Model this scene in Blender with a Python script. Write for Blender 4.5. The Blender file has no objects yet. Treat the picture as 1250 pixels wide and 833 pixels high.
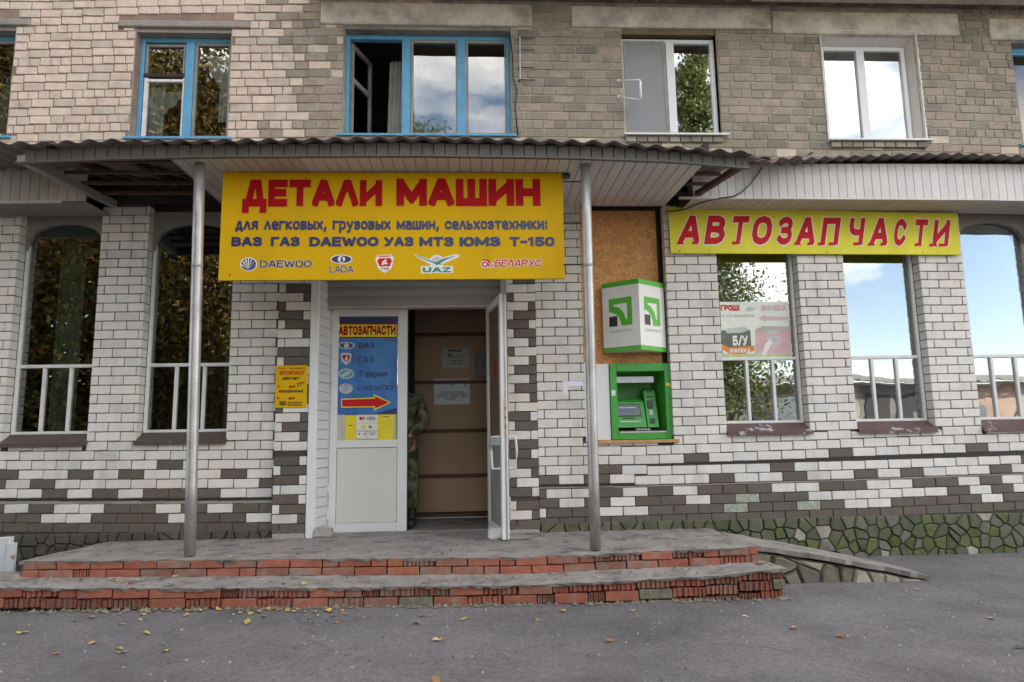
import bpy, bmesh, math, random
from mathutils import Vector, Matrix
random.seed(7)
R = math.radians
scene = bpy.context.scene
COL = scene.collection

# ------------------------------------------------------------------ camera, sky, sun, exposure
CAM = (4.8058, -7.2122, 0.86655)
FPX = 835.0
YAW, PITCH, ROLL = 0.04799, 0.14151, -0.0163
def basis(yaw, pitch, roll):
    F = Vector((math.sin(yaw)*math.cos(pitch), math.cos(yaw)*math.cos(pitch), math.sin(pitch)))
    Rr = Vector((math.cos(yaw), -math.sin(yaw), 0)); U = Rr.cross(F)
    return math.cos(roll)*Rr+math.sin(roll)*U, -math.sin(roll)*Rr+math.cos(roll)*U, F
BR, BU, BF = basis(YAW, PITCH, ROLL)
cd = bpy.data.cameras.new('camera'); cam = bpy.data.objects.new('camera', cd); COL.objects.link(cam)
cd.sensor_width = 36; cd.lens = 36*FPX/1250; cd.clip_end = 2000; cd.clip_start = .05
m = Matrix((BR, BU, -BF)).transposed().to_4x4(); m.translation = CAM
cam.matrix_world = m
scene.camera = cam

SUN_EL, SUN_AZ = R(36), R(45)        # the sun stands behind the building (towards +Y)
w = bpy.data.worlds.new('World'); scene.world = w; w.use_nodes = True
nt = w.node_tree; N = nt.nodes; L = nt.links
bg = N['Background']
sky = N.new('ShaderNodeTexSky'); sky.sky_type = 'NISHITA'; sky.sun_disc = False
sky.sun_elevation = SUN_EL; sky.sun_rotation = SUN_AZ; sky.air_density = 1.0; sky.dust_density = .5
tc = N.new('ShaderNodeTexCoord'); mp = N.new('ShaderNodeMapping'); mp.inputs['Scale'].default_value = (1, 1, 2.6)
mp.inputs['Location'].default_value = (1.7, 0.6, 0.3)
nz = N.new('ShaderNodeTexNoise'); nz.inputs['Scale'].default_value = 1.7; nz.inputs['Detail'].default_value = 7; nz.inputs['Roughness'].default_value = .52
cr = N.new('ShaderNodeValToRGB'); cr.color_ramp.elements[0].position = .49; cr.color_ramp.elements[1].position = .62
mx = N.new('ShaderNodeMix'); mx.data_type = 'RGBA'
mx.inputs['B'].default_value = (9.0, 9.0, 9.3, 1)
L.new(tc.outputs['Generated'], mp.inputs['Vector']); L.new(mp.outputs[0], nz.inputs['Vector']); L.new(nz.outputs['Fac'], cr.inputs[0])
nz2 = N.new('ShaderNodeTexNoise'); nz2.inputs['Scale'].default_value = 3.4; nz2.inputs['Detail'].default_value = 6; nz2.inputs['Roughness'].default_value = .5
mp2 = N.new('ShaderNodeMapping'); mp2.inputs['Scale'].default_value = (1, 1, 3.2); mp2.inputs['Location'].default_value = (5.3, 2.7, 1.4)
cr2_ = N.new('ShaderNodeMapRange'); cr2_.inputs['From Min'].default_value = .49; cr2_.inputs['From Max'].default_value = .66; cr2_.inputs['To Max'].default_value = .75
mxm = N.new('ShaderNodeMath'); mxm.operation = 'MAXIMUM'
L.new(tc.outputs['Generated'], mp2.inputs['Vector']); L.new(mp2.outputs[0], nz2.inputs['Vector']); L.new(nz2.outputs['Fac'], cr2_.inputs['Value'])
L.new(cr.outputs[0], mxm.inputs[0]); L.new(cr2_.outputs[0], mxm.inputs[1]); L.new(mxm.outputs[0], mx.inputs['Factor']); L.new(sky.outputs[0], mx.inputs['A']); L.new(mx.outputs['Result'], bg.inputs[0])
bg.inputs[1].default_value = 0.14
sd = bpy.data.lights.new('sun', 'SUN'); sd.energy = 3.2; sd.angle = R(.5); sd.color = (1, .95, .86)
so = bpy.data.objects.new('sun', sd); COL.objects.link(so)
sdir = Vector((math.sin(SUN_AZ)*math.cos(SUN_EL), math.cos(SUN_AZ)*math.cos(SUN_EL), math.sin(SUN_EL)))
so.rotation_euler = sdir.to_track_quat('Z', 'Y').to_euler()
so.location = (5, 5, 30)
scene.view_settings.view_transform = 'Standard'; scene.view_settings.look = 'None'
scene.view_settings.exposure = 1.9; scene.view_settings.gamma = 1
scene.view_settings.use_white_balance = True; scene.view_settings.white_balance_temperature = 7600; scene.view_settings.white_balance_tint = 12
scene.render.engine = 'CYCLES'
scene.cycles.max_bounces = 8; scene.cycles.transparent_max_bounces = 12
try: scene.cycles.use_denoising = True
except Exception: pass

# ------------------------------------------------------------------ measuring helpers
def ray(u, v): return BR*((u-625)/FPX)+BU*((416.5-v)/FPX)+BF
def at(u, v, y=0.0):
    d = ray(u, v); t = (y-CAM[1])/d.y
    return Vector(CAM)+d*t
def atz(u, v, z):
    d = ray(u, v); t = (z-CAM[2])/d.z
    return Vector(CAM)+d*t
def pj(x, y, z):
    q = Vector((x, y, z))-Vector(CAM); return 625+FPX*q.dot(BR)/q.dot(BF), 416.5-FPX*q.dot(BU)/q.dot(BF)
# the brickwork was surveyed course by course; the lens curve is bent into their layout
SP = (857.6316, .0476368, .142266, -.0163426, (4.809805, -7.183114, .863182), -.0641774)
SR, SU, SF = basis(*SP[1:4])
def course(x, y, z):
    q = Vector((x, y, z))-Vector(SP[4]); a = q.dot(SR)/q.dot(SF); b = q.dot(SU)/q.dot(SF)
    k = 1+SP[5]*min(a*a+b*b, .75)
    p = at(625+SP[0]*a*k, 416.5-SP[0]*b*k, y); return p.x, p.z
def lerp_tab(tab, x):
    if x <= tab[0][0]: return tab[0][1]
    for (a, va), (b, vb) in zip(tab, tab[1:]):
        if x <= b: return va+(vb-va)*(x-a)/(b-a)
    return tab[-1][1]

# ------------------------------------------------------------------ object helpers
WL = {}
def _base(nm, data, parent):
    o = bpy.data.objects.new(nm, data); COL.objects.link(o)
    if parent: o.parent = parent
    return o
def put(o, world, parent=None):
    world = Vector(world); WL[o.name] = world
    o.location = world-(WL[parent.name] if parent else Vector((0, 0, 0)))
    return o
def tag(o, label=None, cat=None, group=None, kind=None):
    if label: o['label'] = label
    if cat: o['category'] = cat
    if group: o['group'] = group
    if kind: o['kind'] = kind
    return o
def thing(nm, label, cat, loc, group=None):
    return tag(put(_base(nm, None, None), loc), label, cat, group)
class MB:
    def __init__(s): s.v = []; s.f = []; s.m = []
    def add(s, vs, fs, mi=0):
        n = len(s.v); s.v += [tuple(p) for p in vs]
        for f in fs: s.f.append(tuple(i+n for i in f)); s.m.append(mi)
        return s
    def box(s, x0, x1, y0, y1, z0, z1, mi=0):
        if x1 < x0: x0, x1 = x1, x0
        if y1 < y0: y0, y1 = y1, y0
        if z1 < z0: z0, z1 = z1, z0
        return s.add([(x0,y0,z0),(x1,y0,z0),(x1,y1,z0),(x0,y1,z0),(x0,y0,z1),(x1,y0,z1),(x1,y1,z1),(x0,y1,z1)],
              [(0,3,2,1),(4,5,6,7),(0,1,5,4),(1,2,6,5),(2,3,7,6),(3,0,4,7)], mi)
    def hexa(s, p, mi=0):   # p: bottom 4 (ccw), top 4
        return s.add(p, [(0,3,2,1),(4,5,6,7),(0,1,5,4),(1,2,6,5),(2,3,7,6),(3,0,4,7)], mi)
    def prism(s, poly, y0, y1, mi=0):   # poly in x,z
        n = len(poly)
        return s.add([(x, y0, z) for x, z in poly]+[(x, y1, z) for x, z in poly],
              [tuple(range(n)), tuple(range(2*n-1, n-1, -1))]+[(i, i+n, (i+1) % n+n, (i+1) % n) for i in range(n)], mi)
    def flat(s, poly, y, mi=0):
        return s.add([(x, y, z) for x, z in poly], [tuple(range(len(poly)))], mi)
    def tube(s, pts, r, n=8, mi=0, caps=True):
        pts = [Vector(p) for p in pts]; rs = r if isinstance(r, (list, tuple)) else [r]*len(pts)
        base = len(s.v); up = Vector((0, 0, 1))
        for i, p in enumerate(pts):
            d = (pts[min(i+1, len(pts)-1)]-pts[max(i-1, 0)]).normalized()
            a = d.cross(up)
            if a.length < .1: a = d.cross(Vector((1, 0, 0)))
            a.normalize(); b = d.cross(a)
            for k in range(n):
                t = 2*math.pi*k/n; s.v.append(tuple(p+(a*math.cos(t)+b*math.sin(t))*rs[i]))
        for i in range(len(pts)-1):
            for k in range(n):
                q = base+i*n
                s.f.append((q+k, q+(k+1) % n, q+n+(k+1) % n, q+n+k)); s.m.append(mi)
        if caps:
            s.f.append(tuple(base+k for k in range(n))); s.m.append(mi)
            s.f.append(tuple(base+(len(pts)-1)*n+k for k in reversed(range(n)))); s.m.append(mi)
        return s
    def mesh(s, nm, mats, off=(0, 0, 0), smooth=False):
        me = bpy.data.meshes.new(nm)
        me.from_pydata([(x-off[0], y-off[1], z-off[2]) for x, y, z in s.v], [], s.f)
        for k in (mats if isinstance(mats, (list, tuple)) else [mats]): me.materials.append(k)
        for p, mi in zip(me.polygons, s.m): p.material_index = mi; p.use_smooth = smooth
        bm = bmesh.new(); bm.from_mesh(me); bmesh.ops.recalc_face_normals(bm, faces=bm.faces); bm.to_mesh(me); bm.free()
        return me
    def flatmesh(s, nm, mats, off):
        me = bpy.data.meshes.new(nm)
        me.from_pydata([(x-off[0], y-off[1], z-off[2]) for x, y, z in s.v], [], s.f)
        for k in (mats if isinstance(mats, (list, tuple)) else [mats]): me.materials.append(k)
        for p, mi in zip(me.polygons, s.m): p.material_index = mi
        return me
    def build(s, nm, mats, parent=None, smooth=False, bevel=0, keep=False):
        if not s.v: return None
        xs = [p[0] for p in s.v]; ys = [p[1] for p in s.v]; zs = [p[2] for p in s.v]
        c = ((min(xs)+max(xs))/2, (min(ys)+max(ys))/2, min(zs))
        o = _base(nm, (s.flatmesh if keep else s.mesh)(nm, mats, c), parent) if keep else _base(nm, s.mesh(nm, mats, c, smooth), parent)
        put(o, c, parent)
        if bevel:
            b = o.modifiers.new('bevel', 'BEVEL'); b.width = bevel; b.segments = 1; b.limit_method = 'ANGLE'
        return o
def box(nm, mat_, parent, x0, x1, y0, y1, z0, z1, bevel=0):
    return MB().box(x0, x1, y0, y1, z0, z1).build(nm, mat_, parent, bevel=bevel)

# ------------------------------------------------------------------ materials
def mat(nm, col, rough=.7, var=.15, scale=6, fine=60, finev=.08, bump=.2, bscale=None, dirt=None, dscale=2.5, dpos=(.52, .7), metal=0, spec=.5, rnd=.0, trans=0, coat=0, hue=None, streak=0):
    m_ = bpy.data.materials.new(nm); m_.use_nodes = True; t = m_.node_tree; n = t.nodes; l = t.links
    b = n['Principled BSDF']; b.inputs['Roughness'].default_value = rough; b.inputs['Metallic'].default_value = metal
    b.inputs['Specular IOR Level'].default_value = spec
    if coat: b.inputs['Coat Weight'].default_value = coat
    g = n.new('ShaderNodeNewGeometry')
    a = n.new('ShaderNodeTexNoise'); a.inputs['Scale'].default_value = scale; a.inputs['Detail'].default_value = 4
    f = n.new('ShaderNodeTexNoise'); f.inputs['Scale'].default_value = fine; f.inputs['Detail'].default_value = 3
    l.new(g.outputs['Position'], a.inputs['Vector']); l.new(g.outputs['Position'], f.inputs['Vector'])
    def scl(src, amt):
        q = n.new('ShaderNodeMapRange'); q.inputs['From Min'].default_value = .25; q.inputs['From Max'].default_value = .75
        q.inputs['To Min'].default_value = 1-amt; q.inputs['To Max'].default_value = 1+amt; l.new(src, q.inputs['Value']); return q.outputs[0]
    mul = n.new('ShaderNodeMath'); mul.operation = 'MULTIPLY'; l.new(scl(a.outputs['Fac'], var), mul.inputs[0]); l.new(scl(f.outputs['Fac'], finev), mul.inputs[1])
    last = mul.outputs[0]
    if rnd:
        oi = n.new('ShaderNodeObjectInfo'); q = n.new('ShaderNodeMapRange'); q.inputs['To Min'].default_value = 1-rnd; q.inputs['To Max'].default_value = 1+rnd
        l.new(oi.outputs['Random'], q.inputs['Value']); k = n.new('ShaderNodeMath'); k.operation = 'MULTIPLY'; l.new(last, k.inputs[0]); l.new(q.outputs[0], k.inputs[1]); last = k.outputs[0]
    vm = n.new('ShaderNodeVectorMath'); vm.operation = 'SCALE'; vm.inputs[0].default_value = col[:3]; l.new(last, vm.inputs['Scale'])
    out = vm.outputs[0]
    if hue:
        hn = n.new('ShaderNodeTexNoise'); hn.inputs['Scale'].default_value = scale*1.7; l.new(g.outputs['Position'], hn.inputs['Vector'])
        hr = n.new('ShaderNodeMapRange'); hr.inputs['From Min'].default_value = .45; hr.inputs['From Max'].default_value = .65; l.new(hn.outputs['Fac'], hr.inputs['Value'])
        mm = n.new('ShaderNodeMix'); mm.data_type = 'RGBA'; mm.inputs['B'].default_value = (*hue, 1); l.new(out, mm.inputs['A']); l.new(hr.outputs[0], mm.inputs['Factor']); out = mm.outputs['Result']
    if dirt:
        dn = n.new('ShaderNodeTexNoise'); dn.inputs['Scale'].default_value = dscale; dn.inputs['Detail'].default_value = 6; dn.inputs['Roughness'].default_value = .65
        if streak:
            sv = n.new('ShaderNodeVectorMath'); sv.operation = 'MULTIPLY'; sv.inputs[1].default_value = (1, 1, streak); l.new(g.outputs['Position'], sv.inputs[0]); l.new(sv.outputs[0], dn.inputs['Vector'])
        else: l.new(g.outputs['Position'], dn.inputs['Vector'])
        dr = n.new('ShaderNodeMapRange'); dr.inputs['From Min'].default_value = dpos[0]; dr.inputs['From Max'].default_value = dpos[1]; dr.inputs['To Max'].default_value = .85
        l.new(dn.outputs['Fac'], dr.inputs['Value'])
        mm = n.new('ShaderNodeMix'); mm.data_type = 'RGBA'; mm.inputs['B'].default_value = (*dirt, 1); l.new(out, mm.inputs['A']); l.new(dr.outputs[0], mm.inputs['Factor']); out = mm.outputs['Result']
    l.new(out, b.inputs['Base Color'])
    if bump:
        bp = n.new('ShaderNodeBump'); bp.inputs['Strength'].default_value = bump; bp.inputs['Distance'].default_value = .01
        bn = n.new('ShaderNodeTexNoise'); bn.inputs['Scale'].default_value = bscale or fine; bn.inputs['Detail'].default_value = 5
        l.new(g.outputs['Position'], bn.inputs['Vector']); l.new(bn.outputs['Fac'], bp.inputs['Height']); l.new(bp.outputs[0], b.inputs['Normal'])
    return m_
def glass(nm, refl, tint=(.9, .95, .95), rough=0.0, wav=.0):
    m_ = bpy.data.materials.new(nm); m_.use_nodes = True; t = m_.node_tree; n = t.nodes; l = t.links
    n.remove(n['Principled BSDF']); out = n['Material Output']
    tr = n.new('ShaderNodeBsdfTransparent'); tr.inputs[0].default_value = (*tint, 1)
    gl = n.new('ShaderNodeBsdfGlossy'); gl.inputs['Roughness'].default_value = rough; gl.inputs[0].default_value = (.95, .97, 1, 1)
    fr = n.new('ShaderNodeFresnel'); fr.inputs[0].default_value = 1.5
    ad = n.new('ShaderNodeMath'); ad.operation = 'ADD'; ad.inputs[1].default_value = refl; ad.use_clamp = True
    mxs = n.new('ShaderNodeMixShader'); l.new(fr.outputs[0], ad.inputs[0]); l.new(ad.outputs[0], mxs.inputs[0]); l.new(tr.outputs[0], mxs.inputs[1]); l.new(gl.outputs[0], mxs.inputs[2]); l.new(mxs.outputs[0], out.inputs[0])
    if wav:
        g = n.new('ShaderNodeNewGeometry'); nz_ = n.new('ShaderNodeTexNoise'); nz_.inputs['Scale'].default_value = 2.2; l.new(g.outputs['Position'], nz_.inputs['Vector'])
        bp = n.new('ShaderNodeBump'); bp.inputs['Strength'].default_value = wav; bp.inputs['Distance'].default_value = .02; l.new(nz_.outputs['Fac'], bp.inputs['Height']); l.new(bp.outputs[0], gl.inputs['Normal'])
    return m_
M = {}
M['white_a'] = mat('white_brick', (.70, .675, .635), .75, .08, 9, 120, .08, .25, rnd=.06, dirt=(.40, .36, .31), dscale=3.2, dpos=(.54, .9), streak=.3)
M['white_b'] = mat('white_brick_grey', (.645, .63, .60), .75, .09, 9, 120, .08, .25, rnd=.07, dirt=(.38, .35, .31), dscale=3.2, dpos=(.5, .85), streak=.3)
M['white_c'] = mat('white_brick_warm', (.70, .655, .60), .75, .08, 9, 120, .08, .25, rnd=.06, dirt=(.40, .35, .29), dscale=3.2, dpos=(.54, .9), streak=.3)
M['stain'] = mat('stained_brick', (.34, .36, .30), .8, .35, 22, 90, .15, .3)
M['brown_a'] = mat('brown_brick', (.118, .094, .076), .7, .12, 10, 130, .12, .3, rnd=.10)
M['brown_b'] = mat('brown_brick_grey', (.112, .098, .082), .7, .12, 10, 130, .12, .3, rnd=.10)
M['mortar_low'] = mat('dark_mortar', (.07, .058, .05), .95, .3, 9, 60, .2, .4)
M['mortar_pink'] = mat('pinkish_mortar', (.27, .185, .15), .95, .25, 6, 70, .15, .5)
M['mortar_cream'] = mat('cream_mortar', (.44, .37, .29), .95, .35, 5, 70, .15, .5, dirt=(.22, .19, .16), dscale=2.2, dpos=(.5, .7))
M['cream_a'] = mat('cream_brick', (.63, .52, .43), .85, .14, 8, 70, .08, .5, rnd=.10, dirt=(.27, .22, .18), dscale=5, dpos=(.58, .85))
M['cream_b'] = mat('cream_brick_grey', (.56, .48, .40), .85, .16, 8, 70, .08, .5, rnd=.10, dirt=(.25, .21, .17), dscale=5, dpos=(.55, .8))
M['cream_c'] = mat('cream_brick_rosy', (.62, .49, .41), .85, .14, 8, 70, .08, .5, rnd=.08, dirt=(.27, .2, .16), dscale=5, dpos=(.58, .85))
M['grey_a'] = mat('weathered_brick', (.30, .262, .215), .9, .18, 7, 70, .12, .6, rnd=.14, dirt=(.36, .29, .22), dscale=7, dpos=(.56, .75))
M['grey_b'] = mat('weathered_brick_dark', (.235, .21, .175), .9, .2, 7, 70, .12, .6, rnd=.14, dirt=(.30, .25, .2), dscale=7, dpos=(.58, .8))
M['grey_c'] = mat('weathered_brick_warm', (.33, .272, .22), .9, .2, 7, 70, .12, .6, rnd=.14, dirt=(.14, .12, .1), dscale=6, dpos=(.55, .75))
M['red_a'] = mat('red_brick', (.33, .105, .065), .85, .2, 12, 80, .15, .5, rnd=.14, dirt=(.27, .22, .18), dscale=9, dpos=(.55, .72))
M['red_b'] = mat('red_brick_dusty', (.28, .12, .085), .85, .2, 12, 80, .15, .5, rnd=.16, dirt=(.24, .21, .17), dscale=8, dpos=(.48, .66))
M['red_c'] = mat('red_brick_dark', (.25, .085, .055), .9, .25, 12, 80, .2, .6, rnd=.2, dirt=(.13, .115, .09), dscale=8, dpos=(.48, .66))
M['moss_block'] = mat('mossy_block', (.15, .145, .10), .95, .3, 12, 60, .2, .6, dirt=(.25, .24, .2), dscale=10)
M['concrete'] = mat('concrete', (.30, .275, .245), .9, .14, 3, 60, .12, .6, dirt=(.15, .135, .12), dscale=2.2, dpos=(.5, .72))
M['tread'] = mat('worn_concrete', (.27, .25, .225), .92, .22, 4, 50, .18, .9, bscale=28, dirt=(.115, .105, .10), dscale=4.5, dpos=(.5, .66))
M['lintel'] = mat('whitewashed_lintel', (.66, .62, .54), .9, .14, 4, 50, .1, .5, dirt=(.27, .24, .20), dscale=2.6, dpos=(.45, .68))
M['slab_edge'] = mat('stained_slab', (.14, .10, .065), .95, .3, 8, 50, .2, .6, dirt=(.33, .29, .23), dscale=4)
M['stone_a'] = mat('plinth_stone', (.115, .115, .075), .9, .2, 9, 50, .2, .7, rnd=.25, dirt=(.085, .105, .05), dscale=2.2, dpos=(.45, .62))
M['stone_b'] = mat('plinth_stone_grey', (.15, .14, .115), .9, .2, 9, 50, .2, .7, rnd=.2, dirt=(.10, .125, .06), dscale=3, dpos=(.5, .68))
M['stone_l'] = mat('dark_plinth_stone', (.075, .068, .055), .9, .2, 9, 50, .2, .7, rnd=.2)
M['stone_g'] = mat('mossy_stone', (.105, .125, .045), .95, .3, 9, 50, .25, .7, rnd=.25, dirt=(.10, .11, .07), dscale=5)
M['stone_p'] = mat('pale_stone', (.34, .31, .25), .9, .2, 9, 50, .2, .7, rnd=.1)
M['siding'] = mat('white_siding', (.62, .60, .585), .45, .05, 3, 30, .03, .03, rnd=.04, dirt=(.45, .40, .34), dscale=1.6, dpos=(.55, .9))
M['siding_old'] = mat('yellowed_siding', (.50, .46, .405), .5, .08, 3, 30, .05, .05, rnd=.06, dirt=(.36, .28, .2), dscale=2.2, dpos=(.5, .8))
M['siding_dark'] = mat('grey_brown_siding', (.095, .085, .075), .5, .1, 3, 30, .05, .05, rnd=.08)
M['trim'] = mat('grey_trim', (.30, .285, .265), .5, .1, 3, 40, .05, .05)
M['roof'] = mat('brown_roof_sheet', (.175, .145, .130), .55, .2, 4, 60, .1, .2, dirt=(.25, .215, .20), dscale=3, dpos=(.5, .75))
M['rust'] = mat('rusty_angle', (.10, .052, .035), .8, .3, 9, 60, .2, .4)
M['wood_dark'] = mat('dark_wood', (.045, .032, .025), .9, .3, 9, 60, .2, .4)
M['grey_paint'] = mat('grey_painted_board', (.24, .23, .21), .8, .15, 4, 50, .1, .2)
M['pole'] = mat('silver_painted_pole', (.42, .415, .41), .42, .15, 6, 50, .1, .15, metal=.6, dirt=(.20, .165, .14), dscale=6, dpos=(.52, .8), streak=.25)
M['pvc'] = mat('white_pvc', (.72, .73, .73), .3, .03, 3, 30, .02, .02, dirt=(.5, .48, .44), dscale=3, dpos=(.62, .95))
M['pvc_cream'] = mat('cream_panel', (.66, .66, .60), .35, .03, 3, 200, .04, .03, dirt=(.5, .47, .4), dscale=3.5, dpos=(.62, .95))
M['frame_white'] = mat('painted_white_frame', (.70, .71, .69), .5, .08, 6, 40, .05, .1, dirt=(.33, .31, .27), dscale=6, dpos=(.6, .8))
M['blue'] = mat('blue_painted_wood', (.085, .34, .55), .5, .14, 7, 60, .08, .2, dirt=(.18, .36, .42), dscale=8, dpos=(.58, .75))
M['sash'] = mat('grey_weathered_sash', (.28, .27, .24), .7, .2, 7, 60, .1, .2)
M['sill'] = mat('brown_metal_sill', (.115, .062, .055), .5, .15, 6, 60, .1, .2, dirt=(.5, .5, .53), dscale=7, dpos=(.585, .62))
M['sill_d'] = mat('brown_metal_sill_dark', (.085, .06, .05), .5, .15, 6, 60, .1, .2, dirt=(.3, .29, .27), dscale=9, dpos=(.66, .7))
M['osb'] = mat('osb_board', (.68, .33, .125), .8, .18, 8, 45, .32, .3, dirt=(.30, .15, .065), dscale=55, dpos=(.52, .62))
M['plywood'] = mat('hardboard_panel', (.42, .28, .18), .8, .10, 3, 60, .06, .1, dirt=(.42, .25, .10), dscale=1.6, dpos=(.55, .8))
M['batten'] = mat('brown_batten', (.12, .05, .025), .7, .2, 9, 60, .1, .2)
M['interior'] = mat('dark_interior', (.05, .048, .042), .95, .2, 2, 30, .1, .1)
M['room'] = mat('room_wall', (.16, .16, .145), .95, .2, 1, 30, .1, .1)
M['shutter'] = mat('shutter_slat', (.33, .33, .335), .5, .05, 3, 40, .04, .05, metal=.1)
M['yellow'] = mat('yellow_sign_panel', (.70, .41, .008), .6, .05, 1.2, 90, .02, .02, spec=.15, dirt=(.58, .33, .015), dscale=2.4, dpos=(.46, .8), streak=.25)
M['lemon'] = mat('lemon_sign_panel', (.76, .70, .07), .55, .09, 3, 90, .02, .02, spec=.2, dirt=(.76, .57, .04), dscale=2.6, dpos=(.5, .75), streak=.4)
M['red'] = mat('red_print', (.42, .004, .008), .6, .06, 3, 90, .02, 0, spec=.15)
M['red2'] = mat('bright_red_print', (.62, .02, .025), .6, .08, 6, 90, .02, 0, spec=.15)
M['navy'] = mat('navy_print', (.022, .03, .11), .4, .04, 3, 90, .02, 0)
M['black'] = mat('black_print', (.02, .02, .022), .45, .04, 3, 90, .02, 0)
M['white'] = mat('white_print', (.78, .76, .74), .4, .03, 3, 90, .02, 0)
M['pgreen'] = mat('green_print', (.01, .25, .14), .4, .03, 3, 90, .02, 0)
M['pblue'] = mat('blue_print', (.012, .19, .50), .35, .2, 2.2, 90, .02, 0, dirt=(.01, .05, .27), dscale=1.6, dpos=(.45, .62))
M['pdark'] = mat('dark_blue_print', (.006, .02, .12), .35, .1, 3, 90, .02, 0)
M['silver'] = mat('silver_print', (.50, .52, .53), .35, .12, 14, 90, .05, 0)
M['teal'] = mat('teal_print', (.10, .34, .38), .35, .12, 14, 90, .05, 0)
M['orange'] = mat('orange_print', (.75, .22, .03), .4, .05, 3, 90, .02, 0)
M['fade_pink'] = mat('faded_pink_print', (.66, .40, .42), .4, .1, 8, 90, .02, 0, dirt=(.55, .60, .72), dscale=7)
M['fade_yel'] = mat('pale_poster_print', (.74, .76, .66), .4, .08, 8, 90, .02, 0, dirt=(.62, .72, .76), dscale=4)
M['battery'] = mat('dark_battery_print', (.10, .13, .10), .4, .3, 18, 90, .02, 0)
M['grass'] = mat('grass_print', (.45, .55, .25), .4, .2, 18, 90, .02, 0)
M['yprint'] = mat('yellow_print', (.80, .66, .02), .35, .05, 5, 90, .02, 0)
M['green'] = mat('green_plastic', (.035, .33, .045), .4, .05, 4, 60, .03, .03)
M['green_l'] = mat('leaf_green_print', (.06, .42, .035), .4, .05, 4, 60, .03, 0)
M['screen'] = mat('grey_screen', (.12, .135, .15), .15, .1, 9, 90, .05, 0)
M['dark'] = mat('dark_plastic_and_shade', (.02, .022, .02), .35, .1, 9, 90, .05, .05)
M['lightbox'] = mat('white_acrylic', (.74, .74, .72), .3, .03, 3, 60, .02, .01)
M['wood'] = mat('varnished_pine', (.50, .27, .10), .6, .15, 9, 60, .1, .2, dirt=(.5, .42, .3), dscale=9)
M['paper'] = mat('paper', (.68, .68, .70), .8, .04, 9, 60, .03, .02)
M['paper_d'] = mat('grey_paper', (.42, .41, .38), .8, .08, 9, 60, .03, .02)
M['brass'] = mat('brass_lock', (.55, .38, .14), .35, .1, 20, 80, .1, .05, metal=.8)
M['steel'] = mat('dull_steel', (.35, .34, .32), .5, .15, 10, 80, .1, .1, metal=.5)
M['cable'] = mat('black_cable', (.015, .015, .017), .5, .1, 9, 60, .1, 0)
M['block'] = mat('white_block', (.56, .56, .55), .9, .1, 20, 90, .12, .6)
M['block_g'] = mat('grey_block', (.36, .35, .32), .95, .15, 20, 90, .12, .7)
M['skin'] = mat('skin', (.42, .23, .16), .6, .1, 10, 60, .04, .1)
M['hair'] = mat('dark_hair', (.03, .022, .018), .8, .2, 30, 90, .1, .2)
M['boot'] = mat('black_boot', (.025, .022, .02), .5, .2, 10, 60, .1, .2)
M['curtain'] = mat('lace_curtain', (.78, .76, .72), .9, .15, 8, 90, .2, .3)
M['curtain_g'] = mat('grey_green_curtain', (.33, .36, .32), .9, .15, 5, 60, .1, .2, dirt=(.45, .46, .40), dscale=4)
M['drape'] = mat('patterned_drape', (.42, .40, .38), .9, .2, 6, 60, .1, .2, dirt=(.14, .13, .12), dscale=9, dpos=(.58, .68))
M['net'] = mat('insect_net', (.22, .23, .24), .9, .05, 5, 300, .1, 0)
M['asphalt'] = mat('asphalt', (.158, .150, .152), .92, .12, 1.3, 75, .28, .7, bscale=60, dirt=(.115, .108, .105), dscale=1.7, dpos=(.47, .66))
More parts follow.
